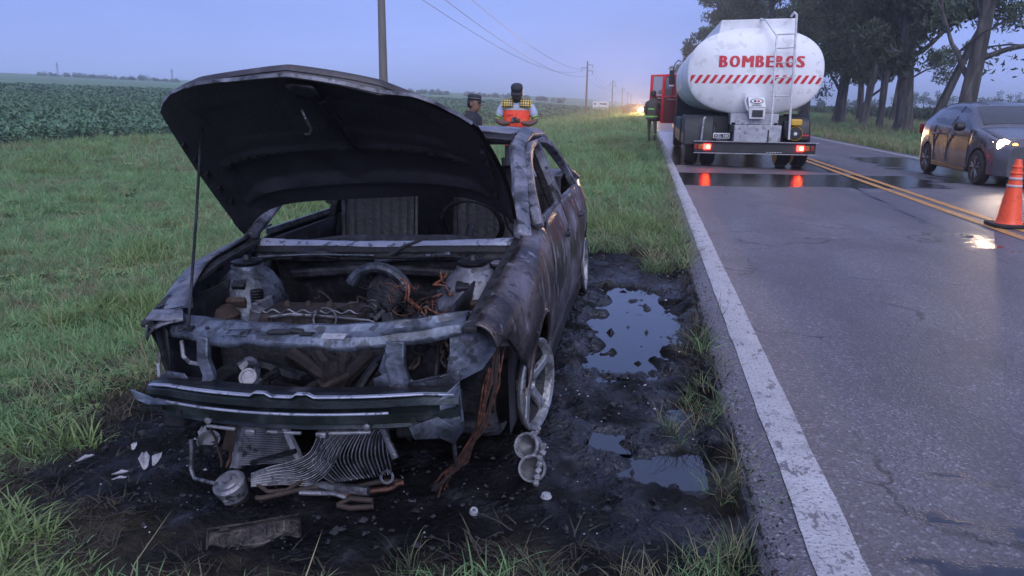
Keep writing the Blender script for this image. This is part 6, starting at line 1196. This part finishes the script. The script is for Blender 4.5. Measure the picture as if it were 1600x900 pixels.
for k in range(34):
    t = k/33; top = Vector((lerp(-1.13, -.865, t), 2.50, .255)); low_ = Vector((lerp(-1.19, -.86, t), 2.46, lerp(.10, .13, t))); 
    if t < .40:
        e_ = Vector((-1.37, 2.385-.02*t, .07-.05*t/.4)); mid = Vector((lerp(-1.225, -1.15, t/.4), 2.42, lerp(.115, .03, t/.4))); pth = [e_, e_.lerp(mid, .5)+Vector((0, 0, .004)), mid, mid.lerp(top, .45)+Vector((.02, 0, -.03)), top]
    else:
        bot = Vector((lerp(-1.13, -.855, (t-.4)/.6), 2.46, lerp(.04, .10, (t-.4)/.6))); bnd = bot+Vector((-.03*(1-(t-.4)/.6)-.008, -.01, .07)); pth = [bot+Vector((.07*(1-t), 0, -.02)), bot, bnd, bnd.lerp(top, .55)+Vector((-.012, 0, .01)), top]
    P_ = [Vector(p) for p in pth]; sm = []
    for i in range(len(P_)-1):
        a0 = P_[max(i-1, 0)]; b0, c0 = P_[i], P_[i+1]; d0 = P_[min(i+2, len(P_)-1)]
        for q in range(5): u = q/5; sm.append(.5*((2*b0)+(c0-a0)*u+(2*a0-5*b0+4*c0-d0)*u*u+(3*b0-a0-3*c0+d0)*u**3))
    sm.append(P_[-1]); RB.p(MB().tube(sm, .0027, 5), 'tube', ['alu', 'fin', 'alu', 'fin'][k % 4])
RB.p(MB().add([(-1.14, 2.53, .26), (-.88, 2.53, .26), (-.86, 2.50, .09), (-1.12, 2.50, .02)], [(0, 1, 2, 3)]), 'backing_fins', 'soot_metal', solid=.01)
RB.p(MB().tube([(-.895, 2.49, .255), (-.83, 2.44, .155)], .013, 8), 'header_tube', 'alu'); RB.p(MB().bar([(-1.37, 2.39, .11), (-1.2, 2.41, .165)], .014, .02, (0, 1, 0)), 'retaining_bar', 'soot_metal')
dr = thing('compressor_pulley', 'round pale pulley disc lying in the ash before the radiator', 'pulley', (-1.435, 2.375, gz(-1.435, 2.375))); 
MB().lathe([(.052, 0), (.056, .03), (.060, .045), (.060, .062), (.050, .070), (.036, .068), (.030, .074), (.018, .076), (.016, .088), (.001, .089)], n=26).build('disc', M['alu'], dr); MB().lathe([(.045, -.03), (.05, .0), (.045, .02)], n=20).build('drum', M['rust_dark'], dr); MB().box((0, -.055, .02), (.022, .012, .022)).build('lug', M['alu'], dr)
dr.rotation_euler = (R(24), R(-8), 0); dr.location.z += .03
def debris(name, label, cat, mb, mat, group=None, **k): return tag(mb.build(name, M[mat] if isinstance(mat, str) else mat, None, **k), label, cat, group)
G_ = lambda x, y, h=.01: (x, y, gz(x, y)+h)
debris('bent_pipe', 'thin bent pipe standing up left of the pulley disc', 'pipe', MB().tube([(-1.66, 2.47, .14), (-1.66, 2.47, .10), (-1.665, 2.46, .02), (-1.64, 2.44, -.005), (-1.54, 2.41, .0), (-1.49, 2.39, .01)], .0075, 7), 'alu')
debris('bent_pipe', 'curved hose pipe running right from the pulley disc', 'pipe', MB().tube([(-1.39, 2.40, .04), (-1.30, 2.37, .012), (-1.23, 2.38, .02), (-1.17, 2.43, .05)], .0075, 7), 'rust')
debris('melted_block', 'pale lump of melted aluminium under the condenser tubes', 'debris', MB().loft([[(lerp(-1.17, -.93, t), 2.42+.02*math.cos(a)+.01*nz1(t*9, a), .025+.018*math.sin(a)+.012*nz1(t*14, a, 3)) for a in fr(0, 5.6, 8)] for t in fr(0, 1, 18)]), 'ash_metal')
debris('burnt_ring', 'small scorched ring at the right end of the melted lump', 'debris', MB().lathe([(.022, 0), (.027, .006), (.022, .012), (.017, .006)], (-.885, 2.50, .045), (.2, -1, .4), 18, False), 'alu')
debris('copper_pipe', 'rust brown pipe lying across the ash under the condenser', 'pipe', MB().tube(wob((-1.33, 2.34, .0), (-.84, 2.52, .02), 16, .02, 0), .0095, 7), 'rust'); debris('copper_pipe', 'reddish copper pipe at the right end of the fallen pipes', 'pipe', MB().tube(wob((-1.04, 2.40, .01), (-.82, 2.50, .03), 12, .015, 0), .011, 7), 'copper')
debris('bent_pipe', 'shiny straight pipe piece in front of the melted lump', 'pipe', MB().tube([(-1.18, 2.38, .015), (-1.05, 2.39, .018), (-1.0, 2.385, .01)], .009, 7), 'alu')
debris('bent_pipe', 'flattened pale pipe loop in front of the fallen pipes', 'pipe', MB().tube([(-1.02, 2.345, .0), (-.98, 2.365, .02), (-.90, 2.38, .012), (-.89, 2.36, .0), (-.97, 2.34, -.003), (-1.02, 2.345, .0)], .010, 7), 'rust')
for k in range(5): debris('charred_strip', 'charred strip standing up by the left radiator tank', 'debris', MB().tube(wob((-1.56+.02*k, 2.50, .02), (-1.60+.03*k, 2.55, .22), 8, .02, 0), .005, 5), ['rust', 'copper', 'alu'][k % 3], 'charred strips by the radiator')
# burnt licence plate
lp = thing('burnt_license_plate', 'scorched curled license plate lying at the grass edge in front of the car', 'license plate', (-1.25, 2.17, gz(-1.25, 2.17)+.02)); lp.rotation_euler = (R(28), R(-3), R(24))
MB().grid([[(x, y, .006*math.sin(x*20)+.004*nz1(x*8, y*9)+.012*max(0, abs(x)-.12)) for y in fr(-.047, .047, 6)] for x in fr(-.155, .155, 24)]).build('plate_sheet', M['plate_burnt'], lp, solid=.003)
MB().tube([(-.155, .048, .006), (0, .048, .004), (.155, .048, .008), (.155, -.048, .008), (0, -.048, .004), (-.155, -.048, .006), (-.155, .048, .006)], .004, 5).build('raised_rim', M['plate_burnt'], lp)
bm = fit_text('COL LUS', -.125, .135, -.028, .028, .0)
for v in bm.verts: v.co = Vector((v.co.x, v.co.z, .0095+.006*math.sin(v.co.x*20)))
from_bm(bm, 'embossed_text', 'plate_burnt', lp)
MB().box((-.10, .033, .010), (.03, .012, .004)).build('slot', M['black'], lp)
# burnt twin lamp
hl = thing('burnt_headlamp', 'burnt twin headlamp with two ash grey rings on the black ground', 'headlamp', (-.37, 2.66, gz(-.37, 2.66)+.02)); hl.rotation_euler = (R(8), 0, R(-10))
for k, (c, r_, ax) in enumerate((((-.015, .045, .085), .050, (-.25, -.85, .55)), ((.02, -.01, .025), .052, (.1, -.8, .6)))):
    q = MB().lathe([(r_*.7, -.05), (r_*.95, -.03), (r_, 0), (r_*1.06, .012), (r_, .022), (r_*.86, .018), (r_*.8, 0)], c, ax, 24, False).build('ring', M['ash_grey'], hl); MB().lathe([(r_*.84, -.002), (r_*.5, -.02), (.001, -.03)], c, ax, 20, False).build('reflector', M['fin'], q)
MB().tube([(.0, .055, .12), (.02, .06, .15), (.028, .06, .165)], .008, 6).build('stalk', M['ash_grey'], hl)
for k in range(7): MB().box((.05+.012*nz1(k, 1, 5), .04-.018*k, .10-.016*k), (.022, .02, .02), (k, k*.7, k*.3)).build('melted_rim', M['ash_grey'], hl, bevel=.004)
debris('ash_lump', 'small pale lump on the ground under the twin headlamp', 'debris', MB().lathe([(.014, 0), (.022, .012), (.016, .025), (.001, .028)], (-.285, 2.53, gz(-.285, 2.53)), n=9), 'ash')
debris('ash_lump', 'pale hollow nut lying alone on the black ground', 'debris', MB().lathe([(.012, 0), (.017, .006), (.014, .018), (.007, .018), (.006, .006)], (-.525, 2.378, gz(-.525, 2.378)), (.2, -.5, 1), 9), 'ash')
wt = [((-1.973, 2.607), .05, .022, 'torn white plastic shard standing beside the left scorched patch'), ((-1.91, 2.60), .026, .02, 'small curled white shard right of the standing shard'), ((-2.03, 2.53), .035, .012, 'thin white shard left of the standing shard'), ((-1.99, 2.47), .03, .008, 'lowest flat white shard of the left group'), ((-2.1, 2.72), .018, .012, 'square white chip at the left of the scorch'), ((-2.26, 2.62), .035, .014, 'pale shard at the far left tip of the scorch'), ((-1.90, 2.92), .05, .02, 'white shard near the left end of the bumper'), ((-.409, 3.02), .02, .012, 'white flake on the black ground beside the front wheel')]
for k, ((x, y), a, b, lb) in enumerate(wt):
    r_ = random.Random(k); z = gz(x, y); pts = [(x+a*r_.uniform(-1, 1), y+a*.6*r_.uniform(-1, 1), z+.012+b*r_.uniform(0, 2)) for _ in range(7)]
    m_ = MB(); an = r_.uniform(0, 3); ca, sa = math.cos(an), math.sin(an); m_.grid([[(x+ca*u*a-sa*v*b, y+sa*u*a+ca*v*b, z+.012+abs(v)*b*.8+(u+1)*b*.7+.004*r_.random()) for v in (-1*(1-.5*abs(u)), 0, (1-.7*abs(u)))] for u in fr(-1, 1, 6)])
    debris('white_shard', lb, 'shard', m_, 'ash', solid=.003)
debris('fallen_lamp', 'round glassy lamp bowl lying under the left end of the bumper', 'lamp', MB().lathe([(.001, 0), (.03, .004), (.045, .02), (.05, .04), (.047, .04), (.03, .012)], (-1.83, 2.86, gz(-1.83, 2.86)), (.2, -.6, 1), 20), 'alu')
# ash flakes, crumbs, blades
def flakes(name, n, poly, smin, smax, mat, seed):
    rg = np.random.default_rng(seed); V = []; F = []; k = 0
    while k < n:
        x, y = rg.uniform(-2.4, .42), rg.uniform(2.1, 7.2)
        if sdist(np.array(x), np.array(y), poly) < 0 or pud_at(np.array(x), np.array(y)) > .3: continue
        z = gz(x, y); s = rg.uniform(smin, smax)*(1 if rg.random() < .85 else 2); a = rg.uniform(0, 6.28); o = len(V)
        for j in range(5): r_ = s*rg.uniform(.5, 1.2); V.append((x+r_*math.cos(a+j*1.256), y+r_*math.sin(a+j*1.256), z+.004+s*rg.uniform(0, .8)))
        V.append((x, y, z+.004+s*.9)); F += [(o+j, o+(j+1) % 5, o+5) for j in range(5)]; k += 1
    me = bpy.data.meshes.new(name); me.from_pydata(V, [], F); me.materials.append(M[mat]); o = bpy.data.objects.new(name, me); COL.objects.link(o); return tag(o, kind='stuff')
flakes('ash_flakes', 420, SCORCH, .002, .006, 'ash', 1); flakes('charcoal_crumbs', 2600, SCORCH, .004, .013, 'soot', 2); flakes('metal_crumbs', 380, SCORCH, .003, .009, 'soot_metal', 3)
# ---------------------------------------------------------------- haze
hz = MB().box((0, 1180, 10.5), (3300, 3000, 29)).build('haze', None, None, False)
hm = bpy.data.materials.new('haze'); hm.use_nodes = True; nt = hm.node_tree
for n in list(nt.nodes): nt.nodes.remove(n)
ho = nt.nodes.new('ShaderNodeOutputMaterial'); hv = nt.nodes.new('ShaderNodeVolumePrincipled'); nt.links.new(hv.outputs[0], ho.inputs['Volume'])
hv.inputs['Color'].default_value = (.96, .97, 1, 1); hv.inputs['Density'].default_value = .0013; hv.inputs['Anisotropy'].default_value = .55
hz.data.materials.append(hm); tag(hz, kind='stuff')
